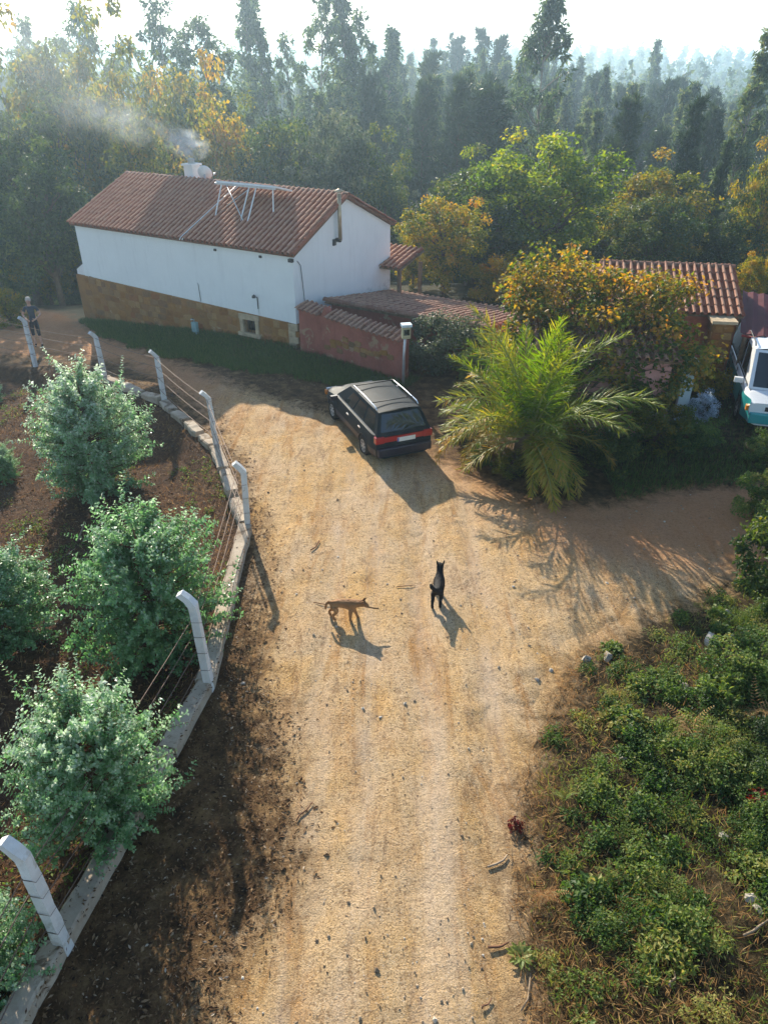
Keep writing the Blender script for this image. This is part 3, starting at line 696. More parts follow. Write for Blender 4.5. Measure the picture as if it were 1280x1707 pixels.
tile_roof(cro, (-1.9, -2.25, 2.045), (1, 0, 0), (0, 4.4, 0.55), 3.8, 4.42, M_tile_old, 0.215, 0.4, 300, 21, 0.058, 1.6)
# white gate pillar to the right of it
gpo = empty('gate_pillar', (7.75, 17.7, 0), math.radians(-12), 1, 'pale blue white gate pillar among the flowers', 'pillar')
MB().box((0, 0, 0.6), (0.27, 0.27, 1.9)).build('shaft', gpo, plaster('blue_white_limewash', (0.50, 0.62, 0.66), (0.32, 0.38, 0.38), 0.5)); MB().box((0, 0, 1.59), (0.34, 0.34, 0.085)).build('cap', gpo, M_concrete)

# ---------- shed on the right with barrel tiles, stone pier and dark red sheet roof beside it
SY = math.radians(-9)
shed = empty('tiled_shed', (8.05, 20.3, 0), SY, 1, 'small red shed with steep barrel tile roof and white gable', 'shed')
SW, SD, sz0, sz1 = 3.8, 2.0, 2.02, 2.86     # width, run of the front slope, eave and ridge heights; x to the right
mb = MB(); xr = SW / 2
mb.add([(-xr + .1, 0.12, -1.5), (xr - .1, 0.12, -1.5), (xr - .1, SD * 2 - .12, -2.5), (-xr + .1, SD * 2 - .12, -2.5), (-xr + .1, 0.12, sz0 - .02), (xr - .1, 0.12, sz0 - .02), (xr - .1, SD * 2 - .12, sz0 - .02), (-xr + .1, SD * 2 - .12, sz0 - .02), (-xr + .1, SD, sz1 - .06), (xr - .1, SD, sz1 - .06)],
       [(0, 1, 5, 4), (2, 3, 7, 6), (3, 0, 4, 8, 7)], 0)
mb.add([(xr - .1, 0.12, -1.5), (xr - .1, SD * 2 - .12, -2.5), (xr - .1, SD * 2 - .12, sz0 - .02), (xr - .1, SD, sz1 - .06), (xr - .1, 0.12, sz0 - .02)], [(0, 1, 2, 3, 4)], 1)
mb.build('wall', shed, mat_plain('red_ochre_wall', (0.42, 0.13, 0.07), 0.9, 0.2, 0, 0.3, 4, 0.2), M_white)
sro = empty('roof', (0, 0, 0)); sro.parent = shed
sdv = Vector((0, SD, sz1 - sz0)); L_ = sdv.length
mb = MB(); mb.hexa([(-xr, 0, sz0 - .05), (xr, 0, sz0 - .05), (xr, SD, sz1 - .05), (-xr, SD, sz1 - .05), (-xr, 0, sz0), (xr, 0, sz0), (xr, SD, sz1), (-xr, SD, sz1)])
mb.hexa([(-xr, 2 * SD, sz0 - .05), (-xr, SD + .001, sz1 - .05), (xr, SD + .001, sz1 - .05), (xr, 2 * SD, sz0 - .05), (-xr, 2 * SD, sz0), (-xr, SD + .001, sz1), (xr, SD + .001, sz1), (xr, 2 * SD, sz0)]); mb.build('roof_deck', sro, M_wood)
tile_roof(sro, (-xr, -0.05, sz0 - .005), (1, 0, 0), sdv, SW, L_ + .04, M_tile, 0.2, 0.38, 300, 31, 0.072, 1.0)
tile_roof(sro, (-xr, 2 * SD + 0.05, sz0 - .005), (1, 0, 0), (0, -SD, sz1 - sz0), SW, L_ + .04, M_tile, 0.2, 0.38, 0, 32, 0.072, 1.0, cover='back_slope_tiles')
ridge_tiles(sro, (-xr, SD, sz1 + .02), (xr, SD, sz1 + .02), M_tile_old, 12, 0.12)
# stone pier under its near corner
pier = empty('stone_pier', shed.matrix_basis @ Vector((xr - 0.62, -0.30, 0)), SY, 1, 'square rubble stone pier under the shed eave', 'pier')
pc_ = MB().box((0, 0, 0.5), (0.52, 0.46, 2.9)).build('core', pier, M_mortar)
for i in range(13):
    for j in range(2):
        for (nx_, ny_, wv) in ((0, -1, 0.52), (-1, 0, 0.46)):
            o = bpy.data.objects.new('stone', sprotos[(i + j) % 5]); COL.objects.link(o); o.parent = pc_
            wj = wv * (0.42 + 0.1 * ((i + j) % 2)); s_ = (j - 0.5) * wv * 0.52
            o.location = (s_, -0.23, -0.6 + i * 0.2) if ny_ else (-0.26, s_, -0.6 + i * 0.2); o.scale = (wj, 0.07, 0.18); o.rotation_euler = (0, 0, 0 if ny_ else math.pi / 2)
MB().box((0, 0, 1.99), (0.66, 0.58, 0.08)).build('cap_slab', pier, M_quoin)
# dark red corrugated sheet roof
sh = empty('sheet_roof_shelter', shed.matrix_basis @ Vector((xr + 0.02, 0.35, 0)), math.radians(-22), 1, 'dark red corrugated sheet roof shelter at the right edge', 'shelter')
nC = 64; V = []; F = []
for i in range(nC + 1):
    x = i * 4.6 / nC; zz = 0.022 * math.cos(i * math.pi / 2)
    V += [(x, -1.15, 1.80 + zz - 0.05 * x), (x, 1.7, 2.22 + zz - 0.05 * x), (x, -1.15, 1.79 + zz - 0.05 * x), (x, 1.7, 2.21 + zz - 0.05 * x)]
for i in range(nC):
    b = 4 * i; F += [(b, b + 4, b + 5, b + 1), (b + 3, b + 7, b + 6, b + 2), (b, b + 2, b + 6, b + 4), (b + 1, b + 5, b + 7, b + 3)]
link('roof_sheet', np_mesh('roof_sheet', np.array(V), np.array(F), mat_plain('dark_red_sheet', (0.085, 0.012, 0.016), 0.6, 0.15, 0.0, 0.25, 3)), sh)
MB().tube([(0.05, -1.12, 1.72), (4.5, -1.12, 1.5)], 0.04, 6).build('rail', sh, mat_plain('red_steel', (0.40, 0.04, 0.035), 0.5, 0.4))
for xx, yy, zz in ((0.15, -1.1, 1.72), (4.4, -1.1, 1.5), (0.15, 1.6, 2.1), (4.4, 1.6, 1.9)): MB().box((xx, yy, (zz - 1.6) / 2), (0.1, 0.1, zz + 1.6)).build('post', sh, M_wood)
# ================================================================== fence along the plot
M_post = plaster('whitewashed_concrete', (0.70, 0.71, 0.70), (0.40, 0.38, 0.34), 0.7, (0.48, 0.46, 0.41))
M_tie = mat_plain('rusted_tie', (0.12, 0.08, 0.06), 0.7, 0.3)
M_kerb = plaster('weathered_kerb_concrete', (0.50, 0.42, 0.32), (0.22, 0.16, 0.11), 0.9, (0.16, 0.11, 0.07))
POSTS = [(-3.36, 4.16, 1.86), (-2.60, 7.93, 1.84), (-2.72, 12.28, 1.55), (-4.04, 15.87, 1.56), (-6.05, 18.8, 1.52), (-8.4, 20.9, 1.36), (-11.3, 22.7, 1.24)]
PLAB = ['nearest pale concrete fence post with cranked head at the bottom left',
        'pale concrete fence post beside the large eucalyptus bush at mid left',
        'pale concrete fence post at the outward bend of the kerb',
        'pale concrete fence post fourth from the camera, on the broken kerb',
        'pale concrete fence post in front of the house window, fifth from the camera',
        'pale concrete fence post rising behind the tallest eucalyptus bush',
        'farthest pale concrete fence post, next to the standing person']
rp_ = random.Random(4); HEADS = []
for i, (px, py, pt) in enumerate(POSTS):
    a = FENCE[i + 1]; b = FENCE[i + 2]; a0 = FENCE[i]
    d = (Vector((b[0], b[1])) - Vector((a0[0], a0[1]))).normalized(); rz = math.atan2(d.y, d.x) - math.pi / 2
    zb = hz1(px, py) + 0.0
    root = empty('fence_post', (px, py, zb), rz, 1, PLAB[i], 'fence post', 'cranked concrete fence posts')
    hh = pt - zb; w = 0.062 if i < 2 else 0.058
    lean = rp_.uniform(-0.05, 0.05)
    # square shaft then a short arm cranked towards the plot
    path = [(0, 0, -0.3)] + [(lean * f, lean * f * 0.5, -0.05 + (hh - 0.17) * f) for f in (0.05, 0.2, 0.35, 0.5, 0.65, 0.8, 0.92, 1.0)] + [(lean - 0.07, lean * 0.5, hh - 0.11), (lean - 0.16, lean * 0.5, hh - 0.02)]
    nP = len(path); V = []; F = []
    for k, (x, y, z) in enumerate(path):
        ww = w * (1.0 - 0.14 * k / nP)
        tilt = 0 if k < nP - 3 else (0.3, 0.5, 0.55)[k - nP + 3]
        for sx, sy in ((-1, -1), (1, -1), (1, 1), (-1, 1)): V.append((x + sx * ww * (1 if k < nP - 2 else 0.78) + rp_.gauss(0, .004), y + sy * ww + rp_.gauss(0, .004), z + (sx * ww * tilt)))
    for k in range(nP - 1):
        for j in range(4): F.append((4 * k + j, 4 * k + (j + 1) % 4, 4 * k + 4 + (j + 1) % 4, 4 * k + 4 + j))
    F += [(3, 2, 1, 0), tuple(4 * nP - 4 + j for j in range(4))]
    m = MB().add(V, F).mesh('shaft', M_post); link('shaft', m, root)
    for zz in (0.45, 0.78, 1.08, 1.35):
        if zz < hh - 0.2: MB().tube([(-w - .012, -w - .012, zz), (w + .012, -w - .012, zz + .01), (w + .012, w + .012, zz), (-w - .012, w + .012, zz + .01), (-w - .012, -w - .012, zz)], 0.0035, 4).build('wire_tie', root, M_tie)
    HEADS.append((root.location.copy(), rz, hh))
# strands of wire from post to post
M_wire = mat_plain('rusty_wire', (0.16, 0.11, 0.085), 0.6, 0.4, 0.5)
for k, (zz, lab) in enumerate(((0.45, 'lowest rusty wire strand of the plot fence'), (0.80, 'lower middle rusty wire strand of the plot fence'), (1.10, 'upper middle rusty wire strand of the plot fence'), (1.36, 'top rusty wire strand of the plot fence'))):
    path = []
    for i, (l, rz, hh) in enumerate(HEADS):
        p = l + Vector((-0.085 * math.cos(rz), -0.085 * math.sin(rz), min(zz, hh - 0.24 + 0.06 * (zz > 1.2)))); 
        if path:
            q = path[-1]; n_ = 5
            for j in range(1, n_): t_ = j / n_; path.append(q.lerp(p, t_) - Vector((0, 0, 0.05 * 4 * t_ * (1 - t_))))
        path.append(p)
    e = path[0]; path.insert(0, e + Vector((-0.25, -2.2, 0.0))); path.append(path[-1] + Vector((-3.2, 1.7, 0)))
    o = MB().tube(path, 0.007, 4).build('fence_wire', None, M_wire); tag(o, lab, 'wire', 'wires of the plot fence')
# low concrete kerb under the posts, in cast lengths
KL = ['low concrete kerb length at the bottom left corner of the picture', 'low concrete kerb running from the nearest post past the front bush',
      'low concrete kerb between the second post and the bend', 'low pale concrete kerb just beyond the bend', 'broken far length of low concrete kerb', 'last low concrete kerb length before the road bends to the house']
for i in range(6):
    A = Vector((*FENCE[i], 0)); B = Vector((*FENCE[i + 1], 0)); d = (B - A).normalized(); n = Vector((d.y, -d.x, 0))
    root = empty('kerb_wall', (A.x, A.y, 0), math.atan2(d.y, d.x), 1, KL[i], 'kerb', 'kerb lengths under the fence')
    Lk = (B - A).length; npc = (2, 3, 3, 3, 4, 3)[i]
    gaps = 0.015 if i < 3 else 0.10
    for j in range(npc):
        xa = Lk * j / npc + gaps * (0.5 + rp_.random()); xb = Lk * (j + 1) / npc - gaps * (0.5 + rp_.random())
        za = hz1(*(A + d * xa).xy) ; zb = hz1(*(A + d * xb).xy); za = hz1(*(A + d * xa + n * 0.4).xy) + 0.2; zb = hz1(*(A + d * xb + n * 0.4).xy) + 0.2
        if i >= 3: za += rp_.uniform(-.08, .02); zb += rp_.uniform(-.08, .02)
        r0, l0 = -0.085, 0.17      # right (road) and left (plot) face
        nn = 6; V = []; F = []
        for k in range(nn + 1):
            t_ = k / nn; x = xa + (xb - xa) * t_; z = za + (zb - za) * t_
            w1 = rp_.uniform(-.012, .012); w2 = rp_.uniform(-.02, .02); h1 = rp_.uniform(-.012, .012)
            V += [(x, r0 + w1, z - 0.75), (x, r0 + w1, z + h1 - .02), (x, r0 + w1 + 0.03, z + h1), (x, l0 + w2 - 0.03, z + h1 * .5), (x, l0 + w2, z - .03), (x, l0 + w2, z - 0.75)]
        for k in range(nn):
            for q in range(5): b = 6 * k + q; F.append((b + 1, b, b + 6, b + 7))
        F += [tuple(range(6)), tuple(range(6 * nn + 5, 6 * nn - 1, -1))]
        MB().add(V, F).build('kerb_block', root, M_post if i in (0, 1) and False else M_kerb)

# ================================================================== vehicles
def paint(name, col, rough=0.42, coat=0.12):
    t = NT(name); v = t.coord('Object'); n = t.noise(v, 3, 5, 0.7)
    c = t.mix(t.ramp(n, [(0.45, 0.0), (0.8, 0.12)]), col, (0.22, 0.18, 0.14)); 
    r = t.math('ADD', t.math('MULTIPLY', n, 0.25), rough - 0.1)
    t.princ(c, r, 0.4, 0, None, coat); return t.m
M_glass = None
t = NT('car_glass'); t.princ((0.012, 0.02, 0.022), 0.06, 0.9, 0, None, 0.3); M_glass = t.m
M_tyre = mat_plain('tyre_rubber', (0.025, 0.024, 0.023), 0.85, 0.2); M_rim = mat_plain('alloy', (0.62, 0.62, 0.62), 0.35, 0.5, 0.5, 0.1)
M_black = mat_plain('black_plastic', (0.02, 0.02, 0.022), 0.6, 0.3); M_chrome = mat_plain('bright_trim', (0.8, 0.8, 0.8), 0.25, 0.6, 0.7, 0.05)
M_redlamp = mat_plain('red_lamp', (0.38, 0.012, 0.012), 0.25, 0.6, 0, 0.1, 4, 0, 0.5); M_clear = mat_plain('clear_lamp', (0.62, 0.64, 0.62), 0.15, 0.7, 0, 0.1)
M_amber = mat_plain('amber_lamp', (0.6, 0.2, 0.02), 0.25, 0.6); M_plate = mat_plain('number_plate', (0.75, 0.75, 0.70), 0.5, 0.4, 0, 0.08, 20); M_plateblue = mat_plain('plate_band', (0.02, 0.06, 0.4), 0.5, 0.4)

def lerp_tab(tab, x):
    xs = [a for a, _ in tab]; return float(np.interp(x, xs, [b for _, b in tab]))
def make_car(name, label, cat, loc, rz, K, low_mat, up_mat):
    root = empty(name, loc, rz, 1, label, cat)
    xf, xr, W, zb = K['front'], K['rear'], K['half'], K['floor']; wx = K['wheels']; R = K['arch']; wr = K['wr']; split = K['split']
    st = sorted(set([round(x, 3) for x in np.arange(xr, xf + 1e-6, 0.07)] + [xf] + [round(w + d, 3) for w in wx for d in (-R, R)]))
    V = []; F = []; Mi = []; npt = 9
    for x in st:
        nose = smooth(xf, xf - 0.5, np.array(x)) ; tail = smooth(xr, xr + 0.30, np.array(x))
        w = W * float((0.86 + 0.14 * nose) * (0.93 + 0.07 * tail)); belt = lerp_tab(K['belt'], x); deck = lerp_tab(K['deck'], x)
        zl = zb + 0.10 * float(1 - smooth(xf, xf - 0.35, np.array(x))) * 0 + 0.02
        za = 0
        for c in wx:
            if abs(x - c) <= R + 1e-4: za = wr + math.sqrt(max(0, R * R - (x - c) ** 2)) - 0.0
        pts = [(0, zl), (w * 0.72, zl), (w * 0.97, max(zl + 0.08, za)), (w, max(split - 0.1, za + 0.012)), (w * 0.995, max(split, za + 0.02)), (w * 0.985, belt - 0.10), (w * 0.95, belt), (w * 0.80, max(deck, belt - 0.2)), (0, deck + 0.015)]
        for (y, z) in pts: V.append((x, y, z))
    ns = len(st)
    for i in range(ns - 1):
        for k in range(npt - 1):
            a = i * npt + k; F.append((a, a + 1, a + npt + 1, a + npt)); Mi.append(2 if k < 2 else 0 if k < 4 else 1)
    for i in (0, ns - 1):
        f = tuple(i * npt + k for k in range(npt)); F.append(f if i == 0 else f[::-1]); Mi.append(1)
    nV = len(V); V += [(x, -y, z) for x, y, z in V]; F += [tuple(nV + i for i in f[::-1]) for f in F]; Mi += Mi
    me = bpy.data.meshes.new('body'); me.from_pydata(V, [], F)
    for m in (low_mat, up_mat, M_black): me.materials.append(m)
    me.polygons.foreach_set('material_index', Mi); me.update()
    bm = bmesh.new(); bm.from_mesh(me); bmesh.ops.remove_doubles(bm, verts=bm.verts, dist=0.0005); bmesh.ops.recalc_face_normals(bm, faces=bm.faces); bm.to_mesh(me); bm.free()
    for p in me.polygons: p.use_smooth = True
    try: me.set_sharp_from_angle(angle=math.radians(32))
    except Exception: pass
    body = link('body', me, root)
    # greenhouse
    G = K['house']  # dict: base front x, roof front x, roof rear x, base rear x, zb, zr, wb, wr
    bf, rf, rr, br, z0, z1, wb_, wt_ = G
    zr_ = z1 - 0.03
    c = {}
    for s in (-1, 1):
        c[('bf', s)] = Vector((bf, s * wb_ * 0.93, z0)); c[('br', s)] = Vector((br, s * wb_ * 0.95, z0 + 0.0)); c[('b1', s)] = Vector((rf + 0.2, s * wb_, z0)); c[('b2', s)] = Vector((rr - 0.02, s * wb_, z0))
        c[('tf', s)] = Vector((rf, s * wt_ * 0.96, zr_ - 0.02)); c[('tr', s)] = Vector((rr, s * wt_ * 0.96, zr_)); c[('tm', s)] = Vector(((rf + rr) / 2, s * wt_, zr_ + 0.015))
    m = MB(); n_ = 7
    def panel(a, b, cc, d, bul=0.0, nrm=None, mi=0, n=n_):
        Vp = []; Fp = []
        for i in range(n + 1):
            for j in range(n + 1):
                u, v = i / n, j / n; p = (a.lerp(b, u)).lerp(d.lerp(cc, u), v)
                if nrm is not None: p = p + nrm * (bul * 4 * u * (1 - u) * (1 if bul > 0 else 1))
                Vp.append(p)
        for i in range(n):
            for j in range(n): q = i * (n + 1) + j; Fp.append((q, q + n + 1, q + n + 2, q + 1))
        m.add(Vp, Fp, mi, True)
    up = Vector((0, 0, 1)); fx = Vector((1, 0, 0))
    panel(c[('bf', -1)], c[('bf', 1)], c[('tf', 1)], c[('tf', -1)], 0.05, fx)             # windscreen frame
    panel(c[('br', 1)], c[('br', -1)], c[('tr', -1)], c[('tr', 1)], 0.03, -fx)
    panel(c[('tf', -1)], c[('tf', 1)], c[('tr', 1)], c[('tr', -1)], 0.045, up)            # roof
    for s in (-1, 1): 
        panel(c[('bf', s)], c[('br', s)], c[('tr', s)], c[('tf', s)])
    gm = m.mesh('cabin', up_mat); bm = bmesh.new(); bm.from_mesh(gm); bmesh.ops.remove_doubles(bm, verts=bm.verts, dist=0.004); bmesh.ops.recalc_face_normals(bm, faces=bm.faces); bm.to_mesh(gm); bm.free()
    try: gm.set_sharp_from_angle(angle=math.radians(35))
    except Exception: pass
    link('cabin', gm, root)
    def quad_on(a, b, cc, d, u0, u1, v0, v1, nrm, off, bul=0.0, n=6):
        Vp = []; Fp = []; mm = MB()
        for i in range(n + 1):
            for j in range(2):
                u = u0 + (u1 - u0) * i / n; v = (v0, v1)[j]; Vp.append((a.lerp(b, u)).lerp(d.lerp(cc, u), v) + nrm * (off + bul * 4 * u * (1 - u)))
        for i in range(n): Fp.append((2 * i, 2 * i + 2, 2 * i + 3, 2 * i + 1))
        mm.add(Vp, Fp, 0, True); return mm
    ws = (c[('bf', -1)], c[('bf', 1)], c[('tf', 1)], c[('tf', -1)]); wsn = ((ws[1] - ws[0]).cross(ws[3] - ws[0])).normalized(); wsn = wsn if wsn.x > 0 else -wsn
    quad_on(*ws, 0.06, 0.94, 0.06, 0.93, fx, 0.008, 0.05).build('windscreen', root, M_glass)
    rw = (c[('br', 1)], c[('br', -1)], c[('tr', -1)], c[('tr', 1)])
    quad_on(*rw, 0.07, 0.93, K['rear_glass'][0], K['rear_glass'][1], -fx, 0.008, 0.03).build('rear_window', root, M_glass)
    for s in (-1, 1):
        sd_ = (c[('bf', s)], c[('br', s)], c[('tr', s)], c[('tf', s)]); nn = ((sd_[1] - sd_[0]).cross(sd_[3] - sd_[0])).normalized(); nn = nn if nn.y * s > 0 else -nn
        for (u0, u1) in K['side_windows']:
            quad_on(*sd_, u0, u1, 0.10, 0.86, nn, 0.007).build('side_window', root, M_glass)
        quad_on(*sd_, 0.03, 0.97, 0.015, 0.065, nn, 0.01).build('belt_trim', root, M_chrome if K['trim'] else M_black)
        # mirrors, handles, moulding, rails
        mx = K['mirror']; MB().box((mx, s * (W + 0.10), z0 + 0.04), (0.09, 0.20, 0.13)).build('mirror', root, K['mirror_mat'])
        for hx in K['handles']: MB().box((hx, s * (W * 0.985 + 0.012), z0 - 0.14), (0.16, 0.025, 0.03)).build('door_handle', root, K['handle_mat'])
        for hx in K['seams']: MB().box((hx, s * (W * 0.995 - 0.004), (z0 + 0.25) / 2 + 0.08), (0.010, 0.014, z0 - 0.38)).build('door_seam', root, M_black)
        if K['rails']:
            ry = s * (wt_ - 0.03); tr = MB().tube([(rf - 0.12, ry, zr_ + 0.03), (rf - 0.25, ry, zr_ + 0.085), ((rf + rr) / 2, ry, zr_ + 0.10), (rr + 0.22, ry, zr_ + 0.085), (rr + 0.1, ry, zr_ + 0.03)], 0.018, 6); tr.build('roof_rail', root, M_chrome if K['trim'] else M_black)
        MB().box((K['head'][0], s * (W * 0.68), K['head'][1]), (0.09, W * 0.38, 0.16)).build('headlight', root, M_clear)
        MB().box((K['head'][0] - 0.04, s * (W * 0.90), K['head'][1] - 0.02), (0.12, W * 0.08, 0.13)).build('indicator', root, M_amber)
        tl = K['tail']; tlm = bevel_mesh(MB().box((tl[0], s * (W * 0.80), tl[1]), (0.16, W * 0.30, tl[2])).mesh('tail_light', M_redlamp), 0.02); link('tail_light', tlm, root)
        for wxx in wx:
            wo_ = empty('wheel', (wxx, s * (W - 0.09), wr)); wo_.parent = root
            MB().lathe([(wr * 0.62, -0.09), (wr * 0.9, -0.095), (wr, -0.07), (wr, 0.07), (wr * 0.9, 0.095), (wr * 0.62, 0.085)], (0, 0, 0), 'y', 22).build('tyre', wo_, M_tyre)
            rm = MB().lathe([(0.0, s * 0.075), (wr * 0.2, s * 0.08), (wr * 0.56, s * 0.062), (wr * 0.64, s * 0.085), (wr * 0.64, -s * 0.05)], (0, 0, 0), 'y', 18)
            rm.build('rim', wo_, M_rim)
            sl_ = MB()
            for k in range(7): a = 2 * math.pi * k / 7; sl_.box((math.cos(a) * wr * 0.40, s * 0.079, math.sin(a) * wr * 0.40), (wr * 0.2, 0.006, wr * 0.12), Matrix.Rotation(-a, 3, 'Y'))
            sl_.build('rim_slot', wo_, M_black)
    b2 = bevel_mesh(MB().box((xr - 0.03, 0, K['bump'][0]), (0.16, W * 1.80, K['bump'][1])).mesh('rear_bumper', K['bump_mat']), 0.035, 2); link('rear_bumper', b2, root)
    b2 = bevel_mesh(MB().box((xf + 0.0, 0, K['bump'][0]), (0.18, W * 1.66, K['bump'][1])).mesh('front_bumper', K['bump_mat']), 0.035, 2); link('front_bumper', b2, root)
    MB().box((xf - 0.02, 0, K['head'][1]), (0.06, W * 0.9, 0.11)).build('grille', root, M_black)
    tl = K['tail']
    if K['band']: MB().box((tl[0] - 0.045, 0, tl[1]), (0.05, W * 1.34, tl[2] * 0.7)).build('reflector_band', root, M_redlamp)
    pz = tl[1] - 0.04; pl_ = MB().box((tl[0] - 0.078, -0.05, pz), (0.014, 0.50, 0.115)).build('number_plate', root, M_plate); MB().box((tl[0] - 0.087, 0.18, pz), (0.006, 0.035, 0.11)).build('plate_band', pl_, M_plateblue)
    MB().tube([(br + 0.03 - 0.05, 0.05, z0 + 0.05), (br + 0.02, -0.2, z0 + 0.2)], 0.009, 4).build('rear_wiper', root, M_black)
    fw_ = (c[('bf', -1)] + c[('bf', 1)]) / 2
    MB().tube([fw_ + Vector((0.04, 0.1, 0.015)), fw_ + Vector((-0.12, 0.55, 0.14))], 0.009, 4).tube([fw_ + Vector((0.04, -0.3, 0.015)), fw_ + Vector((-0.12, 0.12, 0.14))], 0.009, 4).build('wiper', root, M_black)
    return root, c, zr_
M_estate = paint('dark_plum_paint', (0.012, 0.011, 0.026)); M_estate2 = paint('dark_blue_paint', (0.010, 0.018, 0.024), 0.55, 0.0)
M_estate2.node_tree.nodes['Principled BSDF'].inputs['Specular IOR Level'].default_value = 0.08
KE = dict(front=2.05, rear=-2.02, half=0.83, floor=0.20, wheels=(-1.23, 1.27), arch=0.345, wr=0.295, split=0.50,
          belt=[(-2.1, 0.88), (0.9, 0.88), (1.3, 0.82), (2.05, 0.66)], deck=[(-2.1, 0.90), (0.8, 0.92), (1.2, 0.88), (1.8, 0.80), (2.05, 0.68)],
          house=(1.02, 0.30, -1.72, -2.02, 0.89, 1.44, 0.79, 0.60), rear_glass=(0.16, 0.93), side_windows=((0.19, 0.40), (0.425, 0.66), (0.70, 0.93)), trim=True,
          mirror=0.72, mirror_mat=M_estate, handles=(-0.10, -0.98), handle_mat=M_chrome, seams=(0.72, -0.16, -1.02), rails=True, head=(2.0, 0.62), tail=(-1.99, 0.78, 0.20), bump=(0.44, 0.24), bump_mat=M_estate, band=True)
cw = Vector((-0.43, 15.62, 0)); cfw = Vector((-1.41, 18.0, 0)); cd = (cfw - cw).normalized(); crt = Vector((cd.y, -cd.x, 0))
CS = 0.90; c_org = cw + crt * 0.74 * CS + cd * 1.23 * CS
estate, cE, zrE = make_car('estate_car', 'dark plum estate car with roof rails parked by the pink wall', 'car', (c_org.x, c_org.y, max(road_z1(c_org.x, c_org.y), hz1(c_org.x, c_org.y)) - 0.0), math.atan2(cd.y, cd.x), KE, M_estate, M_estate2)
m = MB()
for xx in (0.0, -1.25): m = MB().tube([(xx, -0.56, zrE + 0.10), (xx, 0.56, zrE + 0.10)], 0.016, 5); m.build('cross_bar', estate, M_black)
estate.scale = (CS, CS, CS * 0.97)
MB().tube([(0.95, -0.7, 0.95), (0.55, -0.66, 1.35)], 0.005, 4).build('aerial', estate, M_black)
M_vanw = paint('white_van_paint', (0.74, 0.76, 0.76), 0.35, 0.5); M_teal = paint('teal_van_paint', (0.02, 0.30, 0.31), 0.35, 0.5)
KV = dict(front=2.15, rear=-2.15, half=0.88, floor=0.24, wheels=(-1.30, 1.30), arch=0.37, wr=0.315, split=0.90,
          belt=[(-2.15, 1.02), (1.2, 1.00), (2.15, 0.82)], deck=[(-2.15, 1.04), (1.3, 1.04), (1.7, 0.99), (2.15, 0.84)],
          house=(1.62, 0.72, -2.0, -2.14, 1.01, 1.80, 0.85, 0.70), rear_glass=(0.1, 0.9), side_windows=((0.17, 0.36), (0.39, 0.64), (0.67, 0.94)), trim=False,
          mirror=1.15, mirror_mat=M_vanw, handles=(0.25, -0.75), handle_mat=M_black, seams=(1.1, 0.1, -1.1), rails=True, head=(2.10, 0.70), tail=(-2.12, 0.95, 0.4), bump=(0.46, 0.28), bump_mat=M_teal, band=False)
vz = hz1(9.9, 18.2)
van, cV, zrV = make_car('passenger_van', 'white and teal passenger van parked at the right edge', 'van', (10.42, 18.75, vz - 0.04), math.radians(-106), KV, M_teal, M_vanw)
# pale stripes painted on the van bonnet
MB().box((1.85, 0.2, 0.975), (0.2, 0.5, 0.004), Matrix.Rotation(math.radians(14), 3, 'Y')).build('bonnet_vent', van, M_black)

# ---------- meter pole beside the pink wall
pp = gg(672, 648); pole = empty('meter_pole', (pp.x, pp.y + 0.1, hz1(pp.x, pp.y + 0.1)), 0.2, 1, 'slim grey pole carrying a pale meter box behind the car', 'pole')
MB().tube([(0, 0, -0.3), (0.01, 0, 0.9), (0.06, 0.02, 1.75)], 0.04, 8).build('pole_shaft', pole, M_galv)
bx_ = bevel_mesh(MB().box((0.06, 0.0, 1.62), (0.24, 0.16, 0.34)).mesh('meter_box', mat_plain('aged_cream_plastic', (0.50, 0.47, 0.28), 0.6, 0.3)), 0.02); bo = link('meter_box', bx_, pole)
MB().box((0.06, -0.01, 1.83), (0.28, 0.24, 0.07)).build('lid', bo, mat_plain('pale_blue_plastic', (0.55, 0.68, 0.72), 0.5, 0.4)); MB().box((0.06, -0.085, 1.64), (0.16, 0.012, 0.16)).build('meter_window', bo, M_glass)

# ---------- pale standpipe tap box at the foot of the house
q = house.matrix_basis @ Vector((6.0, -0.28, 0)); tap = empty('standpipe', (q.x, q.y, hz1(q.x, q.y)), HYAW, 1, 'pale blue standpipe against the ochre stone base', 'standpipe')
MB().tube([(0, 0, -0.1), (0, 0, 0.55), (0, -0.12, 0.58)], 0.03, 6).build('pipe', tap, M_galv); bb = bevel_mesh(MB().box((0, 0.02, 0.25), (0.24, 0.14, 0.42)).mesh('housing', mat_plain('faded_teal_paint', (0.22, 0.36, 0.36), 0.7, 0.3)), 0.02); link('housing', bb, tap); MB().box((0, -0.06, 0.60), (0.09, 0.02, 0.02)).build('tap_handle', tap, M_dark)
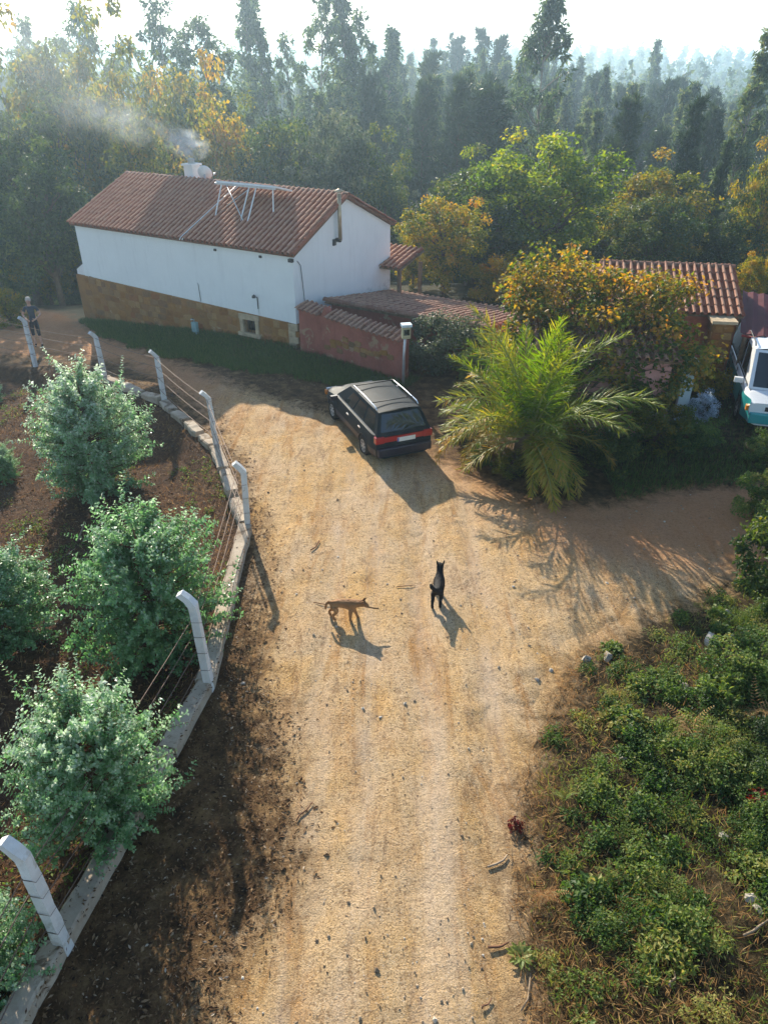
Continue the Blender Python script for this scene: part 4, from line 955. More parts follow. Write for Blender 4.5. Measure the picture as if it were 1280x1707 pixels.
# ================================================================== people and animals
def skin_mesh(name, nodes, edges, root, mats, pick=None, sub=2):
    """one continuous body grown round a skeleton: nodes {key: (x, y, z, rx[, ry])}"""
    keys = list(nodes); ix = {k: i for i, k in enumerate(keys)}
    me = bpy.data.meshes.new(name); me.from_pydata([nodes[k][:3] for k in keys], [(ix[a], ix[b]) for a, b in edges], [])
    ob = bpy.data.objects.new(name, me); COL.objects.link(ob)
    md = ob.modifiers.new('skin', 'SKIN'); md.use_smooth_shade = True; md.branch_smoothing = 0.6
    for k, i in ix.items():
        v = me.skin_vertices[0].data[i]; n = nodes[k]; v.radius = (n[3], n[4] if len(n) > 4 else n[3]); v.use_root = (k == root)
    sb = ob.modifiers.new('sub', 'SUBSURF'); sb.levels = sub; sb.render_levels = sub
    dg = bpy.context.evaluated_depsgraph_get(); dg.update()
    out = bpy.data.meshes.new_from_object(ob.evaluated_get(dg)); out.name = name
    bpy.data.objects.remove(ob); out.materials.clear()
    for m in mats: out.materials.append(m)
    for p in out.polygons:
        p.use_smooth = True
        if pick: p.material_index = pick(p.center)
    return out
def fur(name, a, b, belly=None):
    t = NT(name); v = t.coord('Object'); n = t.noise(v, 9, 5, 0.7)
    c = t.mix(t.ramp(n, [(0.35, 0), (0.7, 1)]), a, b)
    sx = t.n('ShaderNodeSeparateXYZ'); t.l(v, sx.inputs[0]); c = t.mix(t.ramp(t.math('ADD', sx.outputs[2], t.math('MULTIPLY', n, 0.12)), [(0.44, 0.0), (0.56, 0.6)]), c, tuple(q * 0.45 for q in a))   # darker saddle
    t.princ(c, 0.75, 0.25, 0, t.bump(t.noise(t.coord('Object', (60, 220, 220)), 1.0, 4), 0.5, 0.01)); return t.m
def dog(name, label, loc, rz, coat, nose_mat, P):
    h = P.get('head', (0.40, 0, 0.50)); hd = Vector(P.get('look', (1, 0, -0.15))).normalized(); sd_ = Vector((0, 0, 1)).cross(hd).normalized(); up = hd.cross(sd_)
    H = Vector(h); mz = H + hd * 0.085 - up * 0.015; ns = H + hd * 0.135 - up * 0.022
    N = {'pel': (-0.24, 0, 0.44, 0.082, 0.088), 'lo': (-0.10, 0, 0.435, 0.078, 0.085), 'rib': (0.05, 0, 0.42, 0.088, 0.108), 'ch': (0.17, 0, 0.42, 0.085, 0.115), 'nk': (0.27, P.get('ny', 0), 0.49 + P.get('nz', 0), 0.062 * P.get('neck', 1), 0.07 * P.get('neck', 1)),
         'hd': (*H, 0.062 * P.get('skull', 1), 0.062), 'br': (*(H + hd * 0.05 + up * 0.005), 0.055 * P.get('skull', 1), 0.05), 'mz': (*mz, 0.033, 0.034), 'ns': (*ns, 0.024, 0.022)}
    E = [('pel', 'lo'), ('lo', 'rib'), ('rib', 'ch'), ('ch', 'nk'), ('nk', 'hd'), ('hd', 'br'), ('br', 'mz'), ('mz', 'ns')]
    for s, n in ((1, 'l'), (-1, 'r')):
        e0 = H + sd_ * (0.04 * s * P.get('skull', 1)) + up * 0.045 - hd * 0.01; er = P.get('ear', 0.08)
        N['e0' + n] = (*e0, 0.022, 0.016); N['e1' + n] = (*(e0 + up * er * 0.55 + sd_ * (0.018 * s)), 0.02, 0.011); N['e2' + n] = (*(e0 + up * er + sd_ * (0.026 * s) + hd * P.get('flop', 0.0)), 0.008, 0.006)
        E += [('hd', 'e0' + n), ('e0' + n, 'e1' + n), ('e1' + n, 'e2' + n)]
        f = P['front' + n]; N['s' + n] = (0.17, 0.075 * s, 0.36, 0.048, 0.05); N['fe' + n] = (0.15 + f * 0.3, 0.078 * s, 0.255, 0.033); N['fw' + n] = (0.17 + f * 0.8, 0.075 * s, 0.11, 0.022); N['fp' + n] = (0.175 + f, 0.075 * s, 0.035, 0.021); N['ft' + n] = (0.215 + f, 0.075 * s, 0.018, 0.02)
        E += [('ch', 's' + n), ('s' + n, 'fe' + n), ('fe' + n, 'fw' + n), ('fw' + n, 'fp' + n), ('fp' + n, 'ft' + n)]
        b = P['hind' + n]; N['t' + n] = (-0.24, 0.075 * s, 0.36, 0.058, 0.05); N['k' + n] = (-0.17 + b * 0.3, 0.082 * s, 0.255, 0.038); N['h' + n] = (-0.31 + b * 0.8, 0.078 * s, 0.145, 0.022); N['hp' + n] = (-0.29 + b, 0.076 * s, 0.035, 0.020); N['ht' + n] = (-0.25 + b, 0.076 * s, 0.018, 0.021)
        E += [('pel', 't' + n), ('t' + n, 'k' + n), ('k' + n, 'h' + n), ('h' + n, 'hp' + n), ('hp' + n, 'ht' + n)]
    prev = 'pel'
    for i, tp in enumerate(P['tail']): N['tl%d' % i] = (*tp, P.get('tailr', 0.024) * (1 - 0.13 * i)); E.append((prev, 'tl%d' % i)); prev = 'tl%d' % i
    ft = P.get('fat', 1.0)
    N = {k: (*v[:3], *[q * ft for q in v[3:]]) for k, v in N.items()}
    root = empty(name, loc, rz, P.get('scale', 1.0), label, 'dog')
    me = skin_mesh('body', N, E, 'pel', [coat, nose_mat], lambda c: 1 if (Vector(c) - ns).length < 0.030 else 0, 3)
    rj = np.random.RandomState(3); co = np.array([v.co[:] for v in me.vertices]); nr = np.array([v.normal[:] for v in me.vertices]); co += nr * rj.normal(0, 0.0045, (len(co), 1)) + rj.normal(0, 0.0015, co.shape); me.vertices.foreach_set('co', co.astype(np.float32).ravel()); me.update()   # tufted coat
    link('body', me, root)
    for s in (1, -1): ey = MB(); ec = H + hd * 0.075 + sd_ * (0.040 * s) + up * 0.025; ey.lathe([(0, -0.009), (0.009, 0), (0, 0.009)], ec, 'z', 6); ey.build('eye', root, nose_mat)
    return root, ns, hd
M_nose = mat_plain('dog_nose', (0.008, 0.007, 0.007), 0.35, 0.5)
bp = g(576, 1032, 0.07)
bz = road_z1(bp.x, bp.y)
brown, ns, hd = dog('brown_dog', 'slim brown dog carrying a stick across the sandy track', (bp.x - 0.01, bp.y + 0.02, bz), math.radians(-6), fur('tan_fur', (0.34, 0.165, 0.065), (0.44, 0.25, 0.115)), M_nose,
    dict(head=(0.40, -0.02, 0.47), look=(1, -0.15, -0.25), nz=-0.04, frontl=0.08, frontr=-0.05, hindl=-0.05, hindr=0.07, ear=0.06, flop=0.03, tail=[(-0.33, 0, 0.45), (-0.39, 0, 0.38), (-0.41, 0.01, 0.29), (-0.42, 0.02, 0.22)], tailr=0.022, scale=0.78, fat=1.34))
bm_ = brown.matrix_basis; n0 = bm_ @ ns
hdw = (bm_.to_3x3() @ Vector((1, -0.2, -0.05))).normalized()
st_ = MB(); a0 = n0 - hdw * 0.10 + Vector((0, 0, -0.012)); st_.tube([a0, n0 + hdw * 0.08 + Vector((0, 0, -0.008)), n0 + hdw * 0.17 + Vector((0, 0, 0.004))], [0.011, 0.014, 0.012], 6)
o = st_.build('stick', None, mat_plain('bark_stick', (0.20, 0.12, 0.06), 0.9, 0.2)); tag(o, 'short stick held in the mouth of the brown dog', 'stick')
kp = g(727, 1002, 0.07); kz = road_z1(kp.x, kp.y)
kdog, _, _ = dog('black_dog', 'black dog with pricked ears standing with its back to the camera', (kp.x + 0.03, kp.y + 0.06, kz), math.radians(80), fur('black_fur', (0.010, 0.009, 0.010), (0.03, 0.025, 0.024)), M_nose,
    dict(fat=1.22, neck=0.92, skull=1.3, head=(0.37, 0.01, 0.60), look=(1, 0.3, 0.02), nz=0.035, frontl=0.03, frontr=-0.03, hindl=-0.02, hindr=0.03, ear=0.10, tail=[(-0.32, 0.01, 0.49), (-0.38, 0.05, 0.54), (-0.37, 0.10, 0.60), (-0.30, 0.13, 0.61)], tailr=0.042, scale=0.84))

# ---------- the person at the far end of the fence: bald or close-cropped head, dark top and shorts, hands in front of the body
M_skin = mat_plain('skin', (0.50, 0.30, 0.22), 0.6, 0.3, 0, 0.1); M_shirt = mat_plain('dark_blue_cloth', (0.035, 0.05, 0.075), 0.9, 0.15, 0, 0.25, 12); M_short = mat_plain('navy_cloth', (0.012, 0.013, 0.024), 0.9, 0.15, 0, 0.25, 12); M_hair = mat_plain('grey_hair', (0.52, 0.47, 0.42), 0.8, 0.2); M_boot = mat_plain('dark_boot', (0.02, 0.018, 0.016), 0.7, 0.3)
N = {'pel': (0, 0, 0.93, 0.135, 0.10), 'wst': (0, 0, 1.06, 0.125, 0.095), 'chs': (0, 0.0, 1.26, 0.15, 0.11), 'shd': (0, 0, 1.38, 0.11, 0.085), 'nck': (0, 0.0, 1.47, 0.052, 0.055), 'jaw': (0, -0.025, 1.545, 0.062, 0.072), 'hed': (0, -0.01, 1.62, 0.078, 0.092), 'crn': (0, 0.0, 1.685, 0.055, 0.065), 'nos': (0, -0.115, 1.59, 0.013)}
E_ = [('pel', 'wst'), ('wst', 'chs'), ('chs', 'shd'), ('shd', 'nck'), ('nck', 'jaw'), ('jaw', 'hed'), ('hed', 'crn'), ('hed', 'nos')]
for s, n in ((1, 'l'), (-1, 'r')):
    N.update({'sh' + n: (0.17 * s, 0, 1.385, 0.058), 'el' + n: (0.29 * s, 0.03, 1.14, 0.043), 'wr' + n: (0.15 * s, -0.20, 1.04, 0.029), 'pm' + n: (0.095 * s, -0.245, 1.02, 0.034, 0.02),
              'hp' + n: (0.085 * s, 0, 0.86, 0.092), 'kn' + n: (0.10 * s, -0.02 - 0.03 * s, 0.49, 0.058), 'cf' + n: (0.105 * s, 0.01 - 0.02 * s, 0.34, 0.05), 'an' + n: (0.11 * s, 0.03 - 0.05 * s, 0.09, 0.036), 'to' + n: (0.125 * s, -0.11 - 0.05 * s, 0.04, 0.036),
              'ea' + n: (0.085 * s, 0.0, 1.60, 0.014)})
    E_ += [('shd', 'sh' + n), ('sh' + n, 'el' + n), ('el' + n, 'wr' + n), ('wr' + n, 'pm' + n), ('pel', 'hp' + n), ('hp' + n, 'kn' + n), ('kn' + n, 'cf' + n), ('cf' + n, 'an' + n), ('an' + n, 'to' + n), ('hed', 'ea' + n)]
    for k in range(4):
        fx_ = 0.085 - 0.03 * 0; z_ = 1.042 - 0.016 * k; ln = (0.05, 0.058, 0.054, 0.042)[k]
        N['f%d' % k + n] = ((0.07) * s, -0.275, z_ - 0.01, 0.0085); N['g%d' % k + n] = ((0.07 - ln * 0.8) * s, -0.288, z_ - 0.016, 0.0075); E_ += [('pm' + n, 'f%d' % k + n), ('f%d' % k + n, 'g%d' % k + n)]
    N['th' + n] = (0.10 * s, -0.262, 1.065, 0.0105); N['ti' + n] = (0.065 * s, -0.285, 1.082, 0.009); E_ += [('pm' + n, 'th' + n), ('th' + n, 'ti' + n)]
def who(c):
    x, y, z = c
    if z < 0.11: return 3
    if z > 1.45: return 0
    if z < 0.98 and z > 0.42 and y > -0.17 and abs(x) < 0.22: return 2
    if z > 0.97 and abs(x) < 0.21 - (0.0) and y > -0.135: return 1
    if z > 1.27: return 1
    return 0
pe = Vector((-12.0, 24.75, 0)); pe.z = max(hz1(pe.x, pe.y), road_z1(pe.x, pe.y)) - 0.01
person = empty('person', pe, math.radians(12), 1.0, 'person in dark top and shorts standing by the far fence post', 'person')
link('body', skin_mesh('body', N, E_, 'pel', [M_skin, M_shirt, M_short, M_boot], who), person)
hm = MB().lathe([(0.0, 0.098), (0.05, 0.09), (0.078, 0.055), (0.089, 0.01), (0.087, -0.03)], (0, 0.012, 1.645), 'z', 14).mesh('hair', M_hair); link('hair', hm, person)
for s in (1, -1): MB().lathe([(0, -0.008), (0.009, 0), (0, 0.008)], (0.032 * s, -0.098, 1.618), 'z', 6).build('eye', person, M_nose)
MB().box((0, -0.098, 1.548), (0.045, 0.006, 0.008)).build('mouth', person, mat_plain('lips', (0.35, 0.14, 0.12), 0.6, 0.3))
# ================================================================== vegetation
M_bark = mat_plain('grey_brown_bark', (0.13, 0.095, 0.065), 0.95, 0.15, 0, 0.45, 5, 0.5)
M_barkpale = mat_plain('pale_eucalyptus_bark', (0.26, 0.21, 0.17), 0.9, 0.2, 0, 0.35, 4, 0.3)
M_twig = mat_plain('reddish_twig', (0.15, 0.075, 0.045), 0.9, 0.2, 0, 0.3, 8)
L_oak = mat_leaf('oak_leaf', [(0.04, 0.065, 0.012), (0.085, 0.115, 0.018), (0.15, 0.165, 0.024), (0.25, 0.21, 0.03), (0.36, 0.24, 0.04)], 0.55)
L_walnut = mat_leaf('walnut_leaf', [(0.05, 0.10, 0.015), (0.10, 0.17, 0.022), (0.17, 0.24, 0.03), (0.27, 0.31, 0.04), (0.40, 0.34, 0.045)], 0.55)
L_green = mat_leaf('dark_green_leaf', [(0.018, 0.04, 0.012), (0.035, 0.07, 0.016), (0.06, 0.10, 0.02), (0.11, 0.15, 0.03), (0.20, 0.19, 0.03)], 0.4)
L_yellow = mat_leaf('yellowing_leaf', [(0.05, 0.085, 0.014), (0.13, 0.16, 0.02), (0.30, 0.26, 0.03), (0.44, 0.31, 0.035), (0.42, 0.20, 0.03)], 0.5)
L_vine = mat_leaf('autumn_vine_leaf', [(0.05, 0.09, 0.016), (0.13, 0.16, 0.025), (0.36, 0.27, 0.05), (0.44, 0.25, 0.055), (0.28, 0.12, 0.045)], 0.5)
L_euc = mat_leaf('eucalyptus_leaf', [(0.020, 0.042, 0.020), (0.045, 0.08, 0.035), (0.08, 0.125, 0.05), (0.14, 0.18, 0.07), (0.22, 0.23, 0.09)], 0.5)
L_pine = mat_leaf('pine_needle', [(0.015, 0.035, 0.014), (0.028, 0.055, 0.02), (0.045, 0.075, 0.026), (0.075, 0.10, 0.035)], 0.3)
L_young = mat_leaf('glaucous_young_leaf', [(0.09, 0.22, 0.075), (0.15, 0.31, 0.125), (0.28, 0.42, 0.25), (0.48, 0.57, 0.44), (0.64, 0.68, 0.60)], 0.45, 0.4, 0.7)
L_weed = mat_leaf('bramble_leaf', [(0.03, 0.07, 0.016), (0.06, 0.125, 0.026), (0.11, 0.18, 0.038), (0.19, 0.245, 0.06), (0.34, 0.30, 0.09)], 0.45)
L_grey = mat_leaf('grey_green_leaf', [(0.04, 0.06, 0.03), (0.07, 0.10, 0.05), (0.13, 0.15, 0.08), (0.22, 0.22, 0.12)], 0.35)
L_flower = mat_leaf('pale_blue_flower', [(0.05, 0.10, 0.05), (0.30, 0.40, 0.50), (0.55, 0.62, 0.72), (0.70, 0.74, 0.80)], 0.3)
L_pink = mat_leaf('pink_flower', [(0.06, 0.09, 0.03), (0.45, 0.20, 0.26), (0.60, 0.32, 0.38)], 0.3)
L_dry = mat_leaf('dry_bracken', [(0.20, 0.11, 0.05), (0.33, 0.21, 0.09), (0.46, 0.32, 0.15), (0.36, 0.16, 0.06)], 0.3, 0.8, 0.1)
L_red = mat_leaf('red_leaf', [(0.08, 0.018, 0.012), (0.17, 0.03, 0.018), (0.15, 0.06, 0.02)], 0.35)
L_grass = mat_leaf('grass_blade', [(0.03, 0.065, 0.015), (0.055, 0.11, 0.024), (0.09, 0.155, 0.034), (0.20, 0.20, 0.07)], 0.4)
L_bank = mat_leaf('bank_grass_blade', [(0.07, 0.12, 0.025), (0.14, 0.20, 0.04), (0.25, 0.28, 0.06), (0.40, 0.36, 0.14)], 0.45)
L_palm = mat_leaf('palm_leaflet', [(0.05, 0.12, 0.018), (0.10, 0.19, 0.025), (0.18, 0.25, 0.035), (0.32, 0.29, 0.05), (0.46, 0.30, 0.08)], 0.5, 0.5, 0.3)

def cluster_leaves(r, C, rad, per, L, Wd, up=0.6, droop=0.2, flat=0.8, hue=None, spread=0.17):
    K = len(C); idx = np.repeat(np.arange(K), per); n = len(idx)
    d = rand_dirs(r, n); rr = rad[idx] * r.rand(n) ** 0.42
    off = d * rr[:, None]; off[:, 2] *= flat; P = C[idx] + off
    N = unit(d * 0.5 + np.array([0, 0, up]) + r.normal(0, 0.55, (n, 3)))
    D = np.cross(N, rand_dirs(r, n)) + np.array([0, 0, -droop]) + d * 0.35
    Ls = L * r.uniform(0.65, 1.25, n); Ws = Wd * r.uniform(0.7, 1.2, n)
    V, F = leaf_arrays(P, D, N, Ls, Ws)
    h = (np.zeros(K) if hue is None else hue)[idx]
    rnd = np.clip(0.40 + h + r.normal(0, spread, n), 0, 1)
    return V, F, rnd
def limb(mb, a, b, r0, r1, sag=0.0, r=None, n=5, k=3):
    a = np.array(a); b = np.array(b); P = []
    for i in range(k + 1):
        t = i / k; p = a * (1 - t) + b * t + np.array([0, 0, sag * 4 * t * (1 - t)])
        if r is not None and 0 < i < k: p = p + r.normal(0, 0.04 * np.linalg.norm(b - a), 3)
        P.append(tuple(p))
    mb.tube(P, [r0 + (r1 - r0) * i / k for i in range(k + 1)], n, False)
def broadleaf(seed, H=10.0, R=3.6, zc=6.0, hzr=4.0, K=110, per=190, L=0.2, trunk=0.22, rc=0.85, bark=None, lobes=0.35, hue_amp=0.12, up=0.6, limbs=60, wfac=0.7):
    r = np.random.RandomState(seed); d = rand_dirs(r, K); rad = r.rand(K) ** 0.38
    a = r.rand(6) * 6.28; ph = np.arctan2(d[:, 1], d[:, 0])
    lump = 1 + lobes * (0.5 * np.sin(3 * ph + a[0]) * np.cos(2.5 * d[:, 2] + a[1]) + 0.5 * np.sin(5 * ph + a[2] + 3 * d[:, 2]))
    C = d * (rad * lump)[:, None] * np.array([R, R, hzr]); C[:, 2] += zc; C[:, 2] = np.maximum(C[:, 2], 0.12 * H)
    cr = rc * r.uniform(0.6, 1.3, K); hue = r.normal(0, hue_amp, K)
    V, F, rnd = cluster_leaves(r, C, cr, per, L, L * wfac, up, 0.2, 0.75, hue)
    mb = MB(); top = np.array([r.normal(0, .2), r.normal(0, .2), zc + hzr * 0.55])
    stem = [np.array([0, 0, -0.6]), np.array([0.05, 0, 0.15 * H]), np.array([r.normal(0, .12), r.normal(0, .12), 0.38 * H]), (top + np.array([0, 0, 0.4 * H])) / 2 + r.normal(0, .1, 3), top]
    mb.tube([tuple(p) for p in stem], [trunk * 1.25, trunk, trunk * .75, trunk * .5, trunk * .15], 8)
    o = r.permutation(K)[:limbs]
    for i in o:
        t = r.uniform(0.25, 0.95); z = C[i, 2] * t * 0.8; z = max(z, 0.18 * H)
        f = np.interp(z, [p[2] for p in stem], range(len(stem))); k = int(min(f, len(stem) - 2)); b = stem[k] * (1 - (f - k)) + stem[k + 1] * (f - k)
        limb(mb, b, C[i], trunk * 0.28, trunk * 0.05, 0.02 * H, r)
    return mb, (V, F, rnd)
def tall_euc(seed, H=24.0, R=3.2, bare=0.35, K=95, per=48, L=0.55, rc=0.78, column=False, trunk=0.26):
    r = np.random.RandomState(seed); C = []; t_ = r.rand(K) ** 0.9
    for t in t_:
        z = H * (bare + (1 - bare) * t); w = R * (math.sin(math.pi * (0.12 + 0.85 * t)) ** 0.8 if not column else 1.15 * (t + 0.06) ** 0.4 * (1.03 - t) ** 0.75)
        an = r.rand() * 6.28; q = r.rand() ** 0.5; C.append((math.cos(an) * w * q, math.sin(an) * w * q, z + 0.15 * w * q))
    C = np.array(C); C[:, 0] += 0.5 * np.sin(C[:, 2] * 0.35 + seed) * (C[:, 2] / H); cr = rc * r.uniform(0.55, 1.35, K) * (1.15 - 0.55 * t_)
    V, F, rnd = cluster_leaves(r, C, cr, per, L, L * 0.34, 0.35, 0.35, 0.85, r.normal(0, 0.13, K))
    mb = MB(); P = [(0.5 * math.sin(H * t * 0.35 + seed) * t, 0, H * t - 0.8 * (t == 0)) for t in np.linspace(0, 0.97, 9)]
    mb.tube(P, [trunk * (1 - 0.9 * i / 8) for i in range(9)], 7)
    for c in C[::2]:
        z = c[2] - 0.6 * math.hypot(c[0], c[1]) - 0.3; limb(mb, (0.5 * math.sin(z * 0.35 + seed) * z / H, 0, z), c, 0.06, 0.02, 0.1, r, 4, 2)
    return mb, (V, F, rnd)
def pine(seed, H=14.0, R=2.6, per=15, trunk=0.17, bare=0.2):
    r = np.random.RandomState(seed); C = []; mb = MB(); mb.tube([(0, 0, -0.6), (0.05, 0.03, H * 0.5), (0, 0, H)], [trunk, trunk * .65, 0.02], 7); z = H * bare
    while z < H * 0.98:
        f = (H - z) / (H * (1 - bare)); w = R * (0.16 + 0.84 * f ** 0.8)
        nb = r.randint(5, 8); a0 = r.rand() * 6.28
        for k in range(nb):
            an = a0 + 6.28 * k / nb + r.normal(0, .15); L_ = w * r.uniform(0.45, 1.25); rise = L_ * r.uniform(0.1, 0.8)
            zb_ = z + r.normal(0, 0.22); tip = np.array([math.cos(an) * L_, math.sin(an) * L_, zb_ + rise]); limb(mb, (0, 0, zb_), tip, 0.035, 0.012, -0.05 * L_, r, 4, 2)
            for t in np.arange(0.35, 1.05, 0.13): C.append(np.array([0, 0, zb_]) * (1 - t) + tip * t + r.normal(0, 0.16, 3) + np.array([0, 0, 0.08]))
        z += H * r.uniform(0.045, 0.07)
    C = np.array(C); K = len(C); idx = np.repeat(np.arange(K), per); n = len(idx); d = unit(rand_dirs(r, n) + np.array([0, 0, 0.45]))
    out = unit(np.concatenate([C[:, :2], np.full((K, 1), 0.4)], 1))[idx]; D = unit(d + 0.5 * out); N = rand_dirs(r, n)
    V, F = leaf_arrays(C[idx] + d * 0.03, D, N, np.full(n, 0.48) * r.uniform(.7, 1.2, n), np.full(n, 0.10))
    return mb, (V, F, np.clip(0.4 + r.normal(0, 0.12, K)[idx] + r.normal(0, 0.15, n), 0, 1))
def young_euc(seed, H=2.3, R=0.95, nb=190):
    """bushy young eucalyptus: ascending shoots set with opposite rounded leaves"""
    r = np.random.RandomState(seed); mb = MB(); mb.tube([(0, 0, -0.2), (0.03, 0.02, H * .45), (0.0, 0.04, H * .9)], [0.035, 0.024, 0.006], 6)
    Cc = []; Dd = []; Nn = []; Ls = []; Rn = []
    lop = r.rand() * 6.28
    for b in range(nb):
        t = (b + r.rand()) / nb; z0 = H * (0.02 + 0.80 * t); an = b * 2.39996 + r.normal(0, .3)
        prof = (0.62 + 0.38 * math.sin(math.pi * min(1, 0.30 + 0.55 * t))) * (1.0 - 0.85 * max(0, t - 0.45)) * (1 + 0.16 * math.sin(3 * an + lop))
        Lb = R * prof * r.uniform(0.72, 1.15); rise = Lb * (0.2 + 0.6 * t) * r.uniform(0.6, 1.25)
        a = np.array([0.02, 0.02, z0]); tip = np.array([math.cos(an) * Lb, math.sin(an) * Lb, z0 + rise]); axis = unit((tip - a)[None])[0]
        limb(mb, a, tip, 0.011, 0.004, -0.08 * Lb, None, 4, 3)
        shoots = [(a, tip, 0.25)]
        for k in range(7):
            s = r.uniform(0.35, 1.0); p = a * (1 - s) + tip * s - np.array([0, 0, 0.08 * Lb * 4 * s * (1 - s)]); q = p + (axis * 0.6 + rand_dirs(r, 1)[0] * 0.75 + np.array([0, 0, 0.35])) * min(Lb, 0.8) * r.uniform(0.22, 0.42); shoots.append((p, q, 0.05))
            if k % 2: limb(mb, p, q, 0.005, 0.003, 0, None, 3, 1)
        for (p, q, t0) in shoots:
            L_ = np.linalg.norm(q - p); m = max(3, int(L_ / 0.042)); ax = unit((q - p)[None])[0]; side = unit(np.cross(ax, rand_dirs(r, 1)[0])[None])[0]; s2 = np.cross(ax, side)
            for i in range(m):
                s = t0 + (1 - t0) * (i + 0.5) / m; c = p * (1 - s) + q * s; sv = side if i % 2 == 0 else s2
                size = (0.084 - 0.034 * s) * r.uniform(0.6, 1.3)
                for sg in (-1, 1):
                    Cc.append(c); Dd.append(sv * sg + ax * 0.45 + r.normal(0, 0.2, 3)); Nn.append(unit((ax * 0.7 + np.array([0, 0, 0.6]) + r.normal(0, 0.35, 3))[None])[0]); Ls.append(size); Rn.append(0.20 + 0.50 * s * (0.15 + t) + r.normal(0, 0.13))
    Cc, Dd, Nn, Ls = map(np.array, (Cc, Dd, Nn, Ls)); V, F = leaf_arrays(Cc, Dd, Nn, Ls, Ls * 0.72)
    return mb, (V, F, np.clip(np.array(Rn), 0, 1))
PR = {}
def proto(key, gen, bark, leaf):
    mb, (V, F, rnd) = gen
    PR[key] = (mb.mesh('trunk', bark), np_mesh('crown', V, F, leaf, rnd))
def plant(key, name, loc, rz, scale, label, cat, group=None, leaf=None):
    tr, cr = PR[key]; root = empty(name, loc, rz, scale, label, cat, group)
    link('trunk', tr, root); c = link('crown', cr, root)
    if leaf is not None: c.material_slots[0].link = 'OBJECT'; c.material_slots[0].material = leaf
    return root
proto('oak_a', broadleaf(11, K=140, per=85, L=0.29, hue_amp=0.17, rc=0.8), M_bark, L_oak)
proto('oak_b', broadleaf(12, R=3.2, hzr=4.4, zc=5.6, K=135, per=85, L=0.29, lobes=0.5, hue_amp=0.17, rc=0.8), M_bark, L_oak)
proto('oak_c', broadleaf(13, H=10, R=4.2, hzr=3.9, zc=5.9, K=165, per=85, L=0.27, lobes=0.35, rc=0.72, hue_amp=0.17), M_bark, L_green)
proto('shrub_a', broadleaf(21, H=2, R=1.0, zc=0.95, hzr=0.95, K=60, per=120, L=0.085, trunk=0.05, rc=0.26, limbs=40), M_bark, L_green)
proto('shrub_b', broadleaf(22, H=2, R=1.05, zc=0.85, hzr=0.9, K=55, per=120, L=0.10, trunk=0.05, rc=0.28, limbs=40, lobes=0.6), M_bark, L_green)
proto('weed_p', broadleaf(23, H=2, R=1.1, zc=0.9, hzr=0.9, K=22, per=9, L=0.5, trunk=0.05, rc=0.35, limbs=20), M_bark, L_red)
proto('euc_a', tall_euc(31), M_barkpale, L_euc)
proto('euc_b', tall_euc(32, R=4.2, bare=0.45, K=110, per=48, rc=0.9), M_barkpale, L_euc)
proto('euc_c', tall_euc(33, H=20, R=2.3, bare=0.22, K=95, per=44, L=0.5, rc=0.62, column=True, trunk=0.18), M_barkpale, L_euc)
proto('euc_d', tall_euc(34, H=20, R=2.8, bare=0.15, K=115, per=44, L=0.5, rc=0.68, trunk=0.18), M_barkpale, L_euc)
proto('euc_e', tall_euc(35, H=20, R=2.0, bare=0.40, K=75, per=44, L=0.5, rc=0.6, column=True, trunk=0.16), M_barkpale, L_euc)
proto('pine_a', pine(41), M_bark, L_pine)
proto('pine_b', pine(42, R=2.2, per=14), M_bark, L_pine)
proto('young_a', young_euc(51), M_twig, L_young)
proto('young_b', young_euc(52, H=2.3, R=1.1, nb=205), M_twig, L_young)
PH = dict(oak_a=10.2, oak_b=10.3, oak_c=10.0, euc_a=24.5, euc_b=24.8, euc_c=20.3, euc_d=20.5, euc_e=20.3, pine_a=14.2, pine_b=14.2, shrub_a=2.0, shrub_b=1.9, young_a=2.55, young_b=2.55)

def tree(key, name, u, D, vtop, label, cat='tree', group=None, leaf=None, wide=1.0, seed=0, dz=0.0):
    """tree whose top is seen at (u, vtop) standing at distance D on the modelled ground"""
    top = at(u, vtop, D); zg = hz1(top.x, D) - 0.1 + dz; s = (top.z - zg) / PH[key]
    rr = random.Random(seed * 131 + int(u) * 7 + int(D * 10))
    return plant(key, name, (top.x, D, zg), rr.uniform(0, 6.28), (s * wide, s * wide, s), label, cat, group, leaf)

# ---------- young eucalyptus in the plot
for (key, u, v, vt, wide, lab) in (('young_a', 170, 812, 585, 0.93, 'tallest young eucalyptus bush near the far end of the plot'),
        ('young_b', 268, 1085, 830, 0.88, 'large blue green eucalyptus bush touching the kerb in the middle of the plot'),
        ('young_b', 172, 1375, 1135, 0.84, 'big silvery young eucalyptus bush leaning over the kerb at lower left'),
        ('young_a', 12, 1070, 895, 1.15, 'young eucalyptus bush cut by the left edge at mid height'),
        ('young_a', -25, 1660, 1470, 0.85, 'small eucalyptus bush below the nearest post in the bottom left corner'),
        ('young_b', 8, 800, 735, 0.9, 'small young eucalyptus at the left edge in the far plot'),
        ('young_a', -12, 668, 615, 0.9, 'farthest low eucalyptus sprout at the left edge')):
    p = gg(u, v); top = at(u, vt, p.y); s = max(0.3, (top.z - p.z) / PH[key]); rr = random.Random(int(u + v))
    plant(key, 'eucalyptus_bush', (p.x, p.y, hz1(p.x, p.y) - 0.03), rr.uniform(0, 6.28), (s * wide, s * wide, s), lab, 'bush', 'young eucalyptus planted in the plot')
